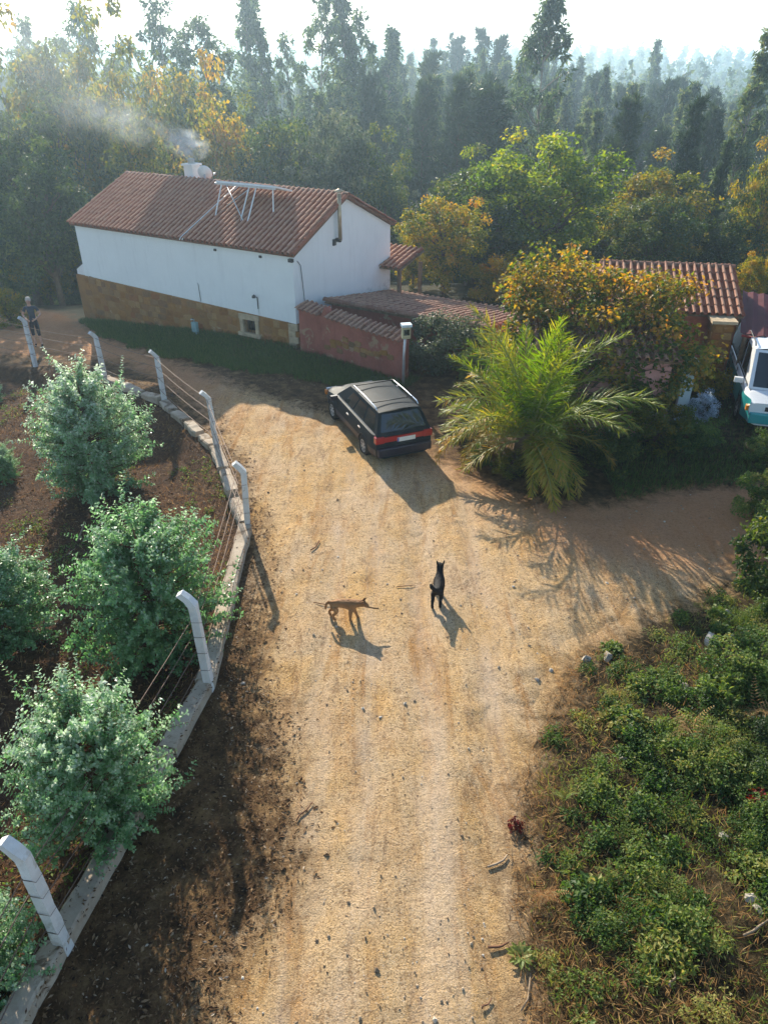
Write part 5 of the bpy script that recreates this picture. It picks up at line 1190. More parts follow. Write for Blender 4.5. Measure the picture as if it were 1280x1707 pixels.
# ---------- trees round the farmhouse
tree('oak_a', 'oak_tree', 55, 45, 55, 'tall sunlit yellow green oak at the left edge', leaf=L_oak, wide=0.62)
tree('oak_b', 'oak_tree', 165, 50, 62, 'tall pale oak behind the left end of the farmhouse, veiled by smoke', leaf=L_oak, wide=0.62)
tree('oak_b', 'oak_tree', -30, 38, 120, 'dense oak cut by the left edge beyond the fence', leaf=L_green, wide=0.8)
tree('oak_a', 'oak_tree', 45, 34, 250, 'dark low oak just left of the farmhouse', leaf=L_green, wide=0.9)
tree('oak_c', 'oak_tree', 275, 53, 95, 'sparse olive green tree behind the smoking chimney', leaf=L_oak, wide=0.55)
tree('oak_b', 'oak_tree', 362, 48, 140, 'rusty yellow oak right of the chimney smoke', leaf=L_yellow, wide=0.6)
tree('oak_a', 'oak_tree', 455, 46, 185, 'dark green tree behind the middle of the roof ridge', leaf=L_green, wide=0.7)
tree('oak_c', 'oak_tree', 560, 46, 172, 'pale feathery tree behind the solar panel', leaf=L_grey, wide=0.62)
tree('oak_b', 'oak_tree', 640, 44, 240, 'round grey green tree behind the house gable', leaf=L_green, wide=0.7)
tree('oak_b', 'oak_tree', 215, 42, 170, 'olive oak behind the left roof end', leaf=L_oak, wide=0.7)
tree('oak_c', 'walnut_tree', 915, 35, 208, 'big round green tree with yellowing top right of the house', leaf=L_walnut, wide=1.1)
tree('oak_a', 'walnut_tree', 800, 37, 262, 'green tree between the yellow tree and the big round one', leaf=L_walnut, wide=0.7)
tree('oak_c', 'fruit_tree', 745, 30.5, 322, 'bright yellow green tree behind the annex roof', leaf=L_yellow, wide=1.05)
tree('oak_b', 'fruit_tree', 690, 32, 372, 'yellowing tree close to the house gable', leaf=L_yellow, wide=0.8)
tree('oak_a', 'fruit_tree', 1262, 27, 425, 'light yellow green tree behind the red sheet roof', leaf=L_yellow, wide=0.8)
tree('oak_a', 'fruit_tree', 1292, 36, 250, 'tall yellow brown tree cut by the right edge', leaf=L_yellow, wide=0.55)
# ---------- pines and lone eucalyptus between garden and forest
tree('pine_a', 'pine_tree', 820, 54, 130, 'dark broad pine left of the tall eucalyptus', wide=1.15)
tree('pine_b', 'pine_tree', 760, 60, 215, 'lower dark pine behind the yellow tree', wide=1.3)
tree('pine_b', 'pine_tree', 1165, 44, 165, 'slender pine with visible trunk at right', wide=0.75)
tree('pine_a', 'pine_tree', 1055, 52, 150, 'pine behind the big round green tree', wide=0.8)
tree('pine_b', 'pine_tree', 1215, 40, 235, 'leaning slender pine near the right edge', wide=0.6)
tree('pine_a', 'pine_tree', 1090, 46, 300, 'small bright pine above the shed roof', wide=0.8)
tree('euc_d', 'eucalyptus_tree', 925, 58, -25, 'single very tall eucalyptus rising above the forest right of centre', wide=0.85)
tree('euc_c', 'eucalyptus_tree', 1282, 48, 40, 'tall dark eucalyptus cut by the right edge', wide=0.9)
GI = [(122, 70, -10, 'euc_b', 0.75, 'round topped hazy eucalyptus against the sky at upper left'), (258, 66, -18, 'euc_a', 0.8, 'tall hazy eucalyptus above the chimney smoke'), (325, 64, 15, 'euc_b', 0.95, 'spreading hazy eucalyptus with drooping right side'),
      (402, 72, -30, 'euc_e', 0.7, 'slender hazy eucalyptus pole, left of a close pair'), (424, 75, -20, 'euc_e', 0.7, 'slender hazy eucalyptus pole, right of a close pair'), (478, 78, 50, 'euc_a', 0.7, 'shorter hazy eucalyptus behind the roof middle'),
      (530, 68, -22, 'euc_a', 0.8, 'very tall hazy eucalyptus, left of three above the solar panel'), (572, 72, -15, 'euc_e', 0.9, 'very tall hazy eucalyptus, middle of three above the solar panel'), (604, 74, 10, 'euc_a', 0.7, 'tall hazy eucalyptus, right of three above the solar panel'),
      (648, 84, 42, 'euc_e', 0.9, 'slim hazy eucalyptus above the house gable'), (190, 90, 60, 'euc_a', 0.7, 'faint eucalyptus in the sky gap at upper left'), (25, 74, 20, 'euc_a', 0.8, 'faint eucalyptus at the upper left corner')]
for (u, D, vt, k, wd_, lab) in GI: tree(k, 'eucalyptus_tree', u, D, vt, lab, 'tree', 'tall eucalyptus behind the house', wide=wd_)
# ---------- the eucalyptus and pine forest beyond: single trees as far as they can be told apart
ORD = ['first', 'second', 'third', 'fourth', 'fifth', 'sixth', 'seventh', 'eighth', 'ninth', 'tenth', 'eleventh', 'twelfth', 'thirteenth', 'fourteenth', 'fifteenth', 'sixteenth', 'seventeenth', 'eighteenth', 'nineteenth', 'twentieth']
def rank_labels(items):
    """among look-alikes, say which one by its order from the left"""
    by = {}
    for u, o in items: by.setdefault(o['label'], []).append((u, o))
    for lab, L in by.items():
        if len(L) < 2: continue
        L.sort(key=lambda q: q[0])
        for i, (u, o) in enumerate(L): o['label'] = '%s, %s from the left' % (lab, ORD[i] if i < 20 else 'twenty ' + ORD[i - 20])
FOREST = []; rf = random.Random(77); ft = []
VT = [(-150, 150), (300, 165), (480, 150), (560, 140), (640, 95), (760, 85), (860, 105), (960, 130), (1100, 128), (1200, 150), (1280, 150), (1450, 120)]
tries = 0
while len(ft) < 280 and tries < 9000:
    tries += 1
    D = 56 + 95 * rf.random() ** 1.25; u = rf.uniform(-120, 1400)
    if u < 300 and rf.random() < 0.4: continue
    x = at(u, 150, D).x
    if any((x - a) ** 2 + (D - b) ** 2 < 3.0 ** 2 for a, b in ft): continue
    ft.append((x, D)); vt = float(np.interp(u, [a for a, _ in VT], [b for _, b in VT])) + rf.gauss(12, 26) + (105 - D) * 0.55
    k = rf.choice(['euc_c', 'euc_c', 'euc_e', 'euc_d', 'euc_e', 'euc_a', 'pine_a', 'pine_b'])
    if k == 'euc_a' and vt > 160: k = 'euc_c'
    zone = 'left behind the house' if u < 480 else 'above the house gable' if u < 900 else 'in the right stand'
    near = 'nearer' if D < 80 else 'farther' if D < 110 else 'faint distant'
    o = tree(k, 'pine_tree' if 'pine' in k else 'eucalyptus_tree', u, D, vt, '%s %s %s' % (near, 'dark forest pine' if 'pine' in k else 'slender forest eucalyptus', zone), 'tree', '%s forest %s %s' % (near, 'pines' if 'pine' in k else 'eucalyptus', zone), wide=rf.uniform(0.6, 0.9)); FOREST.append((u, o))
rank_labels(FOREST)
# understorey filling the slope below the trees
ru = random.Random(5); UND = []
for i in range(70):
    u = ru.uniform(-60, 1340); D = ru.uniform(34, 62); x = at(u, 350, D).x
    if u < 690 and D < 38: continue
    k = ru.choice(['oak_a', 'oak_b', 'oak_c']); s = ru.uniform(0.28, 0.6); lf = ru.choice([L_green, L_green, L_grey, L_oak])
    zone = 'behind the house' if u < 660 else 'below the forest at right'
    o = plant(k, 'understorey_tree', (x, D, hz1(x, D) - 0.3), ru.uniform(0, 6.28), (s * 1.1, s * 1.1, s), 'low %s tree %s' % ({L_green.name: 'dark green', L_grey.name: 'grey green', L_oak.name: 'olive green'}[lf.name], zone), 'tree', 'understorey trees, %s, %s' % (lf.name, zone), lf); UND.append((u, o))
rank_labels(UND)
# far wooded slopes: one mass
r = np.random.RandomState(9); parts = []
n = 900; D = 150 + 750 * r.rand(n) ** 1.6; ang = r.uniform(-0.62, 0.62, n); X = np.tan(ang) * D; Z = hz(X, D); hh = r.uniform(13, 21, n); w = r.uniform(2.5, 4, n)
per = 150; idx = np.repeat(np.arange(n), per); t_ = r.rand(len(idx)); an = r.rand(len(idx)) * 6.28; q = np.sqrt(r.rand(len(idx))) * np.sin(np.pi * (0.1 + 0.85 * t_)) * w[idx]
P = np.stack([X[idx] + np.cos(an) * q, D[idx] + np.sin(an) * q, Z[idx] + hh[idx] * (0.15 + 0.85 * t_)], 1)
sz = (1.0 + D[idx] / 350) * r.uniform(0.6, 1.2, len(idx)); V, F = leaf_arrays(P, rand_dirs(r, len(idx)) + np.array([0, 0, -0.4]), unit(rand_dirs(r, len(idx)) + np.array([0, -0.3, 0.4])), sz, sz * 0.6)
ff = link('far_forest', np_mesh('far_forest', V, F, L_euc, np.clip(0.4 + r.normal(0, .1, n)[idx] + r.normal(0, .15, len(idx)), 0, 1))); tag(ff, 'hazy wooded slopes beyond the valley', None, None, 'stuff')

# ---------- autumn vine over the pink cottage
r = np.random.RandomState(61); C = []
for (c, e, k) in (((5.2, 18.7, 2.95), (2.2, 1.8, 0.75), 110), ((4.3, 19.2, 3.3), (1.2, 1.1, 0.7), 40), ((6.75, 17.3, 1.9), (1.3, 0.9, 0.95), 65), ((5.3, 16.65, 1.5), (2.0, 0.5, 1.1), 80), ((3.6, 17.8, 2.0), (0.8, 1.2, 1.0), 36), ((6.9, 18.9, 2.9), (1.3, 1.0, 0.5), 34)):
    d = rand_dirs(r, k); C.append(np.array(c) + d * np.array(e) * (r.rand(k, 1) ** 0.3))
C = np.concatenate(C); V, F, rnd = cluster_leaves(r, C, r.uniform(0.2, 0.48, len(C)), 44, 0.12, 0.10, 0.7, 0.3, 0.8, r.normal(-0.02, 0.2, len(C)) + 0.14 * (C[:, 2] > 2.4) - 0.08 * (C[:, 2] < 1.3))
vine = empty('autumn_vine', (5.4, 19.4, 0), 0, 1, 'tangled autumn vine with yellow and rusty leaves over the cottage', 'vine'); V = V - np.array([5.4, 19.4, 0])
link('leaves', np_mesh('leaves', V, F, L_vine, rnd), vine); mb = MB()
for i in range(0, len(C), 3):
    a = np.array([r.uniform(3.7, 7.0), r.uniform(16.5, 16.9), r.uniform(0.2, 1.8)]); limb(mb, a - np.array([5.4, 19.4, 0]), C[i] - np.array([5.4, 19.4, 0]), 0.018, 0.006, 0.25, r, 4, 4)
mb.tube([(-1.2, -2.7, -0.1), (-1.1, -2.75, 0.8), (-0.9, -2.6, 2.0)], [0.05, 0.045, 0.03], 6); mb.build('stem', vine, M_bark)

# ---------- palm
def frond_mesh(name, L, lift, arch, seed, hue):
    r = np.random.RandomState(seed); n = 15; P = []; ang = lift; p = np.array([0.08, 0, 0.0])
    for i in range(n + 1):
        P.append(p.copy()); p = p + np.array([math.cos(ang), r.normal(0, 0.01), math.sin(ang)]) * (L / n); ang -= arch / n * (0.5 + 1.0 * i / n)
    P = np.array(P); mb = MB(); mb.tube([tuple(q) for q in P], [0.032 * (1 - 0.85 * i / n) for i in range(n + 1)], 5)
    m = 74; C = []; D = []; N = []; Ls = []; R_ = []
    for i in range(m):
        s = 0.13 + 0.87 * (i + 0.5) / m; f = s * n; k = int(min(f, n - 1)); c = P[k] * (1 - (f - k)) + P[min(k + 1, n)] * (f - k); tv = unit((P[min(k + 1, n)] - P[k])[None])[0]
        nv = np.array([-tv[2], 0, tv[0]])
        for sg in (-1, 1):
            side = np.array([0, sg, 0]); C.append(c); v = side * (0.85 - 0.35 * s) + tv * (0.55 + 0.4 * s) + nv * r.uniform(-0.15, 0.65); D.append(v + r.normal(0, 0.16, 3) + np.array([0, 0, -0.12])); N.append(nv + r.normal(0, 0.3, 3))
            Ls.append((0.50 * math.sin(math.pi * min(1, 0.16 + 0.80 * s)) ** 0.7 + 0.05) * r.uniform(0.85, 1.1) * L / 2.6); R_.append(hue + 0.28 * s + r.normal(0, 0.12))
    V, F = leaf_arrays(np.array(C), np.array(D), np.array(N), np.array(Ls), np.full(len(C), 0.03), 0.3)
    return mb.mesh('rachis', bpy.data.materials['palm_rachis']), np_mesh(name, V, F, L_palm, np.clip(np.array(R_), 0, 1))
mat_plain('palm_rachis', (0.24, 0.26, 0.07), 0.6, 0.3)
pg = Vector((3.32, 15.2, 0)); pg.z = hz1(pg.x, pg.y)
palm = empty('palm_tree', pg, 0, 1, 'young date palm with arching yellow green fronds beside the track', 'palm')
MB().tube([(0, 0, -0.3), (0, 0, 0.2), (0, 0, 0.55), (0, 0, 0.8)], [0.30, 0.34, 0.30, 0.16], 12).build('trunk', palm, M_bark)
fr = {}
for key, (L_, li, ar, hu) in dict(up=(3.15, 1.45, 0.6, 0.24), up2=(3.0, 1.28, 0.9, 0.32), mid=(2.8, 1.02, 1.45, 0.40), mid2=(2.6, 0.75, 1.7, 0.47), low=(2.3, 0.42, 1.75, 0.55), low2=(2.1, 0.15, 1.6, 0.66)).items(): fr[key] = frond_mesh('frond', L_, li, ar, hash(key) % 1000 if False else len(key) * 7 + int(L_ * 10), hu)
rr = random.Random(3); nfr = 0
for key, cnt in (('up', 5), ('up2', 8), ('mid', 12), ('mid2', 13), ('low', 12), ('low2', 9)):
    a0 = rr.uniform(0, 6.28)
    for i in range(cnt):
        o = bpy.data.objects.new('frond', fr[key][1]); COL.objects.link(o); o.parent = palm; o.location = (0, 0, 0.62 + (0.15 if 'up' in key else 0)); o.rotation_euler = (rr.gauss(0, .22), rr.gauss(0, .13), a0 + 6.283 * i / cnt + rr.gauss(0, .25)); s = rr.uniform(0.72, 1.12); o.scale = (s, s, s)
        q = bpy.data.objects.new('rachis', fr[key][0]); COL.objects.link(q); q.parent = o

# ---------- garden shrubs
SH = [('shrub_a', 742, 618, 0.95, 1.2, L_grey, 'grey green shrub over the end of the pink yard wall'), ('shrub_b', 800, 640, 0.8, 1.0, L_weed, 'leafy shrub between the yard wall and the palm'),
      ('shrub_b', 690, 612, 0.5, 0.8, L_green, 'dark creeper hanging on the pink yard wall by the pole'), ('shrub_a', 775, 735, 0.42, 0.9, L_green, 'low dark shrub right of the parked car'), ('shrub_b', 800, 775, 0.30, 0.8, L_weed, 'low weeds beside the parked car on the bank edge'),
      ('shrub_b', 1010, 770, 0.55, 1.2, L_green, 'dark bush at the right foot of the palm'), ('shrub_a', 1090, 742, 0.62, 1.2, L_oak, 'olive brown bush below the cottage wall'), ('shrub_b', 1150, 745, 0.5, 1.2, L_weed, 'green bush under the gate pillar'),
      ('shrub_a', 1165, 700, 0.42, 1.0, L_flower, 'bush with pale blue white flowers beside the gate pillar'), ('shrub_a', 1095, 712, 0.28, 1.0, L_pink, 'small pink flowering bush below the cottage'), ('shrub_b', 1185, 660, 0.55, 1.0, L_yellow, 'yellow green bush left of the van'),
      ('shrub_a', 1215, 610, 0.5, 1.1, L_weed, 'fresh green bush behind the van'), ('shrub_a', 935, 800, 0.36, 1.3, L_green, 'dark low growth at the foot of the palm'), ('shrub_b', 850, 790, 0.32, 1.2, L_oak, 'dry brown green growth in front of the palm'),
      ('shrub_b', 1300, 985, 1.0, 0.8, L_green, 'tall dark bush at the right edge below the side track'), ('shrub_a', 1268, 860, 0.6, 1.0, L_weed, 'green bush at the right edge beside the side track'), ('shrub_a', 1275, 770, 0.38, 1.3, L_weed, 'low green bush in front of the van'),
      ('shrub_a', 20, 545, 0.75, 1.0, L_oak, 'yellow green bush at the left edge behind the person'), ('shrub_b', 880, 480, 0.9, 1.1, L_yellow, 'yellowing bush at the far corner of the annex'), ('shrub_a', 820, 500, 0.9, 1.1, L_yellow, 'golden bush behind the annex roof'),
      ('shrub_a', 960, 470, 1.2, 1.1, L_green, 'dark bush in shade behind the vine'), ('shrub_b', 1250, 1130, 0.42, 1.2, L_weed, 'spreading green bush on the right bank'), ('shrub_a', 1300, 1290, 0.45, 1.1, L_green, 'dark bush cut by the right edge of the bank')]
for i, (k, u, v, s, wd_, lf, lab) in enumerate(SH):
    p = gg(u, v); plant(k, 'shrub', (p.x, p.y, p.z - 0.05), i * 1.7, (s * wd_, s * wd_, s), lab, 'shrub', None, lf)

# ---------- brambles and weeds on the right bank (one uncountable mass) and grass
r = np.random.RandomState(71); n = 950; X = r.uniform(1.4, 8.0, n); Y = r.uniform(2.4, 11.4, n); s = -poly_sd(ROAD, X, Y)
keep = (s > 0.05) & (r.rand(n) < np.clip(0.46 + 3.6 * fbm(X, Y, 1.0, 51), 0.03, 1) * np.where(Y < 4.3, 0.45, 1.0)); X, Y, s = X[keep], Y[keep], s[keep]; acc = []
for i in range(len(X)):
    far = float(smooth(0.0, 1.3, np.array(s[i]))); rad = r.uniform(0.08, 0.18) + 0.24 * far * r.rand(); ht = rad * r.uniform(0.4, 1.0) * (0.5 + 0.6 * far); kc = int(4 + 46 * rad * rad / 0.09 * 0.35)
    d = rand_dirs(r, kc); d[:, 2] = np.abs(d[:, 2]); C = np.array([X[i], Y[i], hz1(X[i], Y[i])]) + d * (r.rand(kc, 1) ** 0.35) * np.array([rad, rad, ht])
    L_ = r.choice([0.026, 0.038, 0.05, 0.075], p=[.3, .35, .22, .13]); acc.append(cluster_leaves(r, C, 0.06 + 0.07 * r.rand(kc), 38, L_, L_ * r.uniform(0.28, 0.85), 0.8, 0.15, 0.85, np.full(kc, r.normal(0.06, 0.25)), 0.17))
V, F, rnd = np_join(acc)
V[:, 2] = np.maximum(V[:, 2], hz(V[:, 0], V[:, 1]) + 0.004)
o = link('bramble_undergrowth', np_mesh('bramble_undergrowth', V, F, L_weed, rnd)); tag(o, 'low green brambles and weeds covering the right bank', None, None, 'stuff')
def blades(name, X, Y, Z, L, mat, label, seed, lean=0.5, w=0.012, hue=0.0):
    r = np.random.RandomState(seed); n = len(X); D = rand_dirs(r, n) * lean + np.array([0, 0, 1.0]); V, F = leaf_arrays(np.stack([X, Y, Z], 1), D, rand_dirs(r, n), L * r.uniform(0.5, 1.3, n), np.full(n, w))
    o = link(name, np_mesh(name, V, F, mat, np.clip(0.4 + hue + r.normal(0, .2, n), 0, 1))); return tag(o, label, None, None, 'stuff')
n = 90000; hx = r.uniform(-0.3, 15.0, n); hy = r.uniform(-3.2, 0.12, n); X = H0.x + ha.x * hx + hb.x * hy; Y = H0.y + ha.y * hx + hb.y * hy; s = poly_sd(ROAD, X, Y)
k = (s < 0.12 + 0.9 * fbm(X, Y, 0.7, 61)) & (hy > -2.3 + 1.2 * fbm(X, Y, 1.2, 68)) & (fence_side(X, Y) > 0.5) & (r.rand(n) < 0.75 + 1.2 * fbm(X, Y, 1.0, 62)) & ((hy < -0.25) | (hx < 10.2)); Zg = np.maximum(hz(X, Y), np.where(s > -0.1, road_z(X, Y), -9)); blades('grass', X[k], Y[k], Zg[k] - 0.01, 0.19, L_grass, 'dark green grass strip along the house and yard wall', 1, w=0.016)
n = 26000; X = r.uniform(5.0, 12.5, n); Y = r.uniform(13.2, 19, n); s = poly_sd(ROAD, X, Y); k = (s < 0.1) & (r.rand(n) < 0.5 + 1.5 * fbm(X, Y, 1.2, 63)); blades('grass_patch', X[k], Y[k], hz(X[k], Y[k]) - 0.01, 0.2, L_grass, 'green grass in front of the van and cottage', 2, hue=0.1)
n = 26000; X = r.uniform(1.3, 7.8, n); Y = r.uniform(2.5, 11, n); s = -poly_sd(ROAD, X, Y); k = (s > 0.1) & (r.rand(n) < 0.45 + 2.0 * fbm(X, Y, 0.8, 69)); blades('bank_grass', X[k], Y[k], hz(X[k], Y[k]), 0.16, L_bank, 'yellow green grass among the brambles on the right bank', 6, 0.9, 0.007, 0.0)
n = 34000; X = r.uniform(1.3, 7.5, n); Y = r.uniform(2.5, 9, n); s = -poly_sd(ROAD, X, Y); k = (s > -0.1) & (r.rand(n) < 0.35 + 1.6 * fbm(X, Y, 1.0, 64) + 0.4 * (Y < 4.8)); blades('dry_grass', X[k], Y[k], hz(X[k], Y[k]), 0.17, L_dry, 'dry straw and dead grass on the right bank', 3, 1.6, 0.009)
n = 46000; X = r.uniform(-11.5, -2.3, n); Y = r.uniform(2.5, 21.5, n); fs = fence_side(X, Y); k = (fs < -0.25) & (r.rand(n) < 0.5 + 1.8 * fbm(X, Y, 1.3, 65)); blades('dead_grass', X[k], Y[k], hz(X[k], Y[k]) + 0.005, 0.16, L_dry, 'dead brown grass and bracken litter in the plot', 4, 2.4, 0.010, -0.1)
n = 5200; X = r.uniform(-11.5, -2.3, n); Y = r.uniform(2.5, 21.5, n); fs = fence_side(X, Y); k = (fs < -0.2) & (fbm(X, Y, 1.1, 66) > 0.04); C = np.stack([X[k], Y[k], hz(X[k], Y[k]) + 0.03], 1)
V, F, rnd = cluster_leaves(r, C, np.full(len(C), 0.10), 12, 0.05, 0.03, 0.7, 0.1, 0.6, None); o = link('plot_weeds', np_mesh('plot_weeds', V, F, L_weed, np.clip(rnd + 0.15, 0, 1))); tag(o, 'scattered small green weeds in the plot', None, None, 'stuff')
# fallen leaves and crumbs along the verge and in the plot
n = 70000; X = r.uniform(-11.5, 0.2, n); Y = r.uniform(2.4, 21, n); fs = fence_side(X, Y); sd_r = poly_sd(ROAD, X, Y); pr = np.where(fs > 0, smooth(0.55, -0.2, sd_r + 0.6 * fbm(X, Y, 0.8, 70)), 1.1); k = r.rand(n) < pr * (0.5 + 1.0 * fbm(X, Y, 0.9, 67)); X, Y = X[k], Y[k]
Z = np.where(poly_sd(ROAD, X, Y) > -0.1, np.maximum(road_z(X, Y), hz(X, Y)), hz(X, Y)) + 0.006; n = len(X); ls = r.uniform(0.02, 0.09, n); V, F = leaf_arrays(np.stack([X, Y, Z], 1), rand_dirs(r, n) * np.array([1, 1, 0.15]) + np.array([0, 0, 0.08]), unit(np.array([0, 0, 1.0]) + r.normal(0, 0.35, (n, 3))), ls, ls * r.uniform(0.15, 0.6, n))
o = link('leaf_litter', np_mesh('leaf_litter', V, F, mat_leaf('fallen_leaf', [(0.035, 0.02, 0.012), (0.09, 0.05, 0.025), (0.17, 0.10, 0.05), (0.30, 0.20, 0.11), (0.5, 0.42, 0.32)], 0.15, 0.8, 0.15), np.clip(0.4 + r.normal(0, .22, n), 0, 1))); tag(o, 'fallen leaves and bark crumbs along the kerb and plot', None, None, 'stuff')
n = 34000; X = r.uniform(-4.2, 0.4, n); Y = r.uniform(2.4, 14, n); fs = fence_side(X, Y); sd_r = poly_sd(ROAD, X, Y); k = (fs > -0.15) & (r.rand(n) < smooth(0.5, -0.3, sd_r + 0.7 * fbm(X, Y, 0.7, 72))); X, Y = X[k], Y[k]
Z = np.where(poly_sd(ROAD, X, Y) > -0.1, np.maximum(road_z(X, Y), hz(X, Y)), hz(X, Y)) + np.where(fence_side(X, Y) < 0.12, 0.19, 0.006); n = len(X); ls = r.uniform(0.012, 0.06, n); V, F = leaf_arrays(np.stack([X, Y, Z], 1), rand_dirs(r, n) * np.array([1, 1, 0.2]) + np.array([0, 0, 0.1]), unit(np.array([0, 0, 1.0]) + r.normal(0, 0.4, (n, 3))), ls, ls * r.uniform(0.12, 0.5, n))
o = link('verge_litter', np_mesh('verge_litter', V, F, bpy.data.materials['fallen_leaf'], np.clip(0.45 + r.normal(0, .26, n), 0, 1))); tag(o, 'dead leaves and bark strips on the verge beside the kerb', None, None, 'stuff')
# loose gravel on the track
n = 34000; X = r.uniform(-5, 9, n); Y = r.uniform(2.4, 18, n); sd_r = poly_sd(ROAD, X, Y); k = (sd_r > -0.15) & (r.rand(n) < (0.35 + 1.2 * fbm(X, Y, 0.7, 80)) * np.clip(8.0 / Y, 0, 1)); X, Y = X[k], Y[k]; n = len(X); S = 0.005 + 0.012 * r.rand(n) ** 3 + 0.018 * (r.rand(n) < 0.02)
O = np.array([(1, 0, 0), (-1, 0, 0), (0, 1, 0), (0, -1, 0), (0, 0, 0.7), (0, 0, -0.7)]); FO = np.array([(0, 2, 4), (2, 1, 4), (1, 3, 4), (3, 0, 4), (2, 0, 5), (1, 2, 5), (3, 1, 5), (0, 3, 5)])
V = O[None] * (1 + r.normal(0, .25, (n, 6, 3))) * S[:, None, None]; a = r.rand(n) * 6.28; V = np.stack([V[..., 0] * np.cos(a)[:, None] - V[..., 1] * np.sin(a)[:, None], V[..., 0] * np.sin(a)[:, None] + V[..., 1] * np.cos(a)[:, None], V[..., 2]], -1)
V = (V + np.stack([X, Y, road_z(X, Y) + S * 0.3], 1)[:, None]).reshape(-1, 3); F = (FO[None] + 6 * np.arange(n)[:, None, None]).reshape(-1, 3); rn = np.repeat(r.rand(n), 8)
t = NT('pebble'); c = t.ramp(t.attr('rnd'), [(0, (0.12, 0.085, 0.055)), (0.35, (0.30, 0.22, 0.14)), (0.7, (0.42, 0.33, 0.23)), (1, (0.62, 0.57, 0.48))]); t.princ(c, 0.9, 0.2)
o = link('gravel', np_mesh('gravel', V, F, t.m, rn)); tag(o, 'loose small gravel on the sandy track', None, None, 'stuff')

# ---------- single small things: stones, sticks, ferns, rosette
M_rock = mat_plain('pale_quartz_rock', (0.40, 0.36, 0.30), 0.85, 0.3, 0, 0.3, 9, 0.5)
def rock(u, v, w, lab):
    rr = np.random.RandomState(int(u)); bm = bmesh.new(); bmesh.ops.create_icosphere(bm, subdivisions=1, radius=1.0)
    for vv in bm.verts:
        c = np.array(vv.co); f = 1 + 0.3 * math.sin(3 * c[0] + u) * math.cos(2.3 * c[1] + v) + rr.normal(0, .2); vv.co = Vector(c * f * np.array([1, 0.75, 0.6])) * w
    me = bpy.data.meshes.new('stone'); bm.to_mesh(me); bm.free(); me.materials.append(M_rock); p = gg(u, v); o = link('stone', me); o.location = (p.x, p.y, max(p.z, road_z1(p.x, p.y) if poly_sd(ROAD, np.array([p.x]), np.array([p.y]))[0] > 0 else p.z) + w * 0.12); o.rotation_euler = (0, 0, u); tag(o, lab, 'stone', 'pale stones on the bank')
for a in ((1188, 1072, 0.16, 'largest pale stone on the right bank below the side track'), (1212, 1022, 0.09, 'pale stone nearest the side track at right'), (1218, 1062, 0.08, 'small pale stone right of the largest one'), (1136, 1145, 0.12, 'pale stone in the middle of the brambles'),
          (975, 1100, 0.11, 'pale stone, left one at the edge of the track'), (1012, 1098, 0.12, 'pale stone, right one at the edge of the track'), (1250, 1500, 0.085, 'pale stone in dry grass at lower right'), (1262, 1516, 0.06, 'small pale stone just below another at lower right'),
          (1040, 1268, 0.07, 'small pale stone beside the dead bracken'), (1205, 1395, 0.06, 'ochre stone at the right of the bank'), (895, 1135, 0.045, 'small white stone on the track edge, upper'), (918, 1118, 0.05, 'small white stone on the track edge, lower'), (405, 1140, 0.04, 'small pale stone under the second post')): rock(*a)
def stick(u0, v0, u1, v1, rad, lab, mat=M_twig, lift=0.012):
    a, b = gg(u0, v0), gg(u1, v1); f = lambda p: max(road_z1(p.x, p.y), hz1(p.x, p.y)) if poly_sd(ROAD, np.array([p.x]), np.array([p.y]))[0] > -0.1 else hz1(p.x, p.y)
    P = [a.lerp(b, t) + Vector((0.02 * math.sin(7 * t + u0), 0.015 * math.cos(5 * t), 0)) for t in (0, .33, .66, 1)]; P = [Vector((p.x, p.y, f(p) + lift + rad)) for p in P]
    o = MB().tube(P, [rad, rad, rad * .9, rad * .6], 5).build('stick', None, mat); tag(o, lab, 'stick', 'loose sticks on the ground')
M_pale = mat_plain('bleached_wood', (0.30, 0.23, 0.16), 0.9, 0.2, 0, 0.3, 9)
for a in ((492, 1372, 520, 1340, 0.010, 'dark curved stick lying on the left half of the track'), (815, 1450, 848, 1428, 0.014, 'short pale split stick at the right edge of the track'), (520, 925, 534, 908, 0.013, 'dark stub of wood beyond the brown dog'), (522, 1012, 556, 1012, 0.008, 'thin twig just left of the brown dog'),
          (660, 986, 690, 978, 0.008, 'thin twig between the two dogs'), (816, 1585, 848, 1574, 0.014, 'curved brown stick beside the leaf rosette'), (1115, 1650, 1124, 1622, 0.014, 'short pale stick on the bank at the bottom'), (872, 1690, 886, 1625, 0.009, 'long thin pale stick at the bottom right of the track'),
          (1040, 1640, 1075, 1695, 0.009, 'long straight twig on the bank at the bottom'), (1238, 1565, 1280, 1535, 0.014, 'grey forked branch near the lower right corner'), (130, 905, 142, 872, 0.018, 'broken grey stump stick in the plot'), (80, 945, 128, 915, 0.012, 'grey branch lying in the plot'), (800, 1690, 818, 1668, 0.009, 'dark twig at the bottom edge of the track')): stick(*a, M_pale if 'pale' in a[5] or 'grey' in a[5] else M_twig)
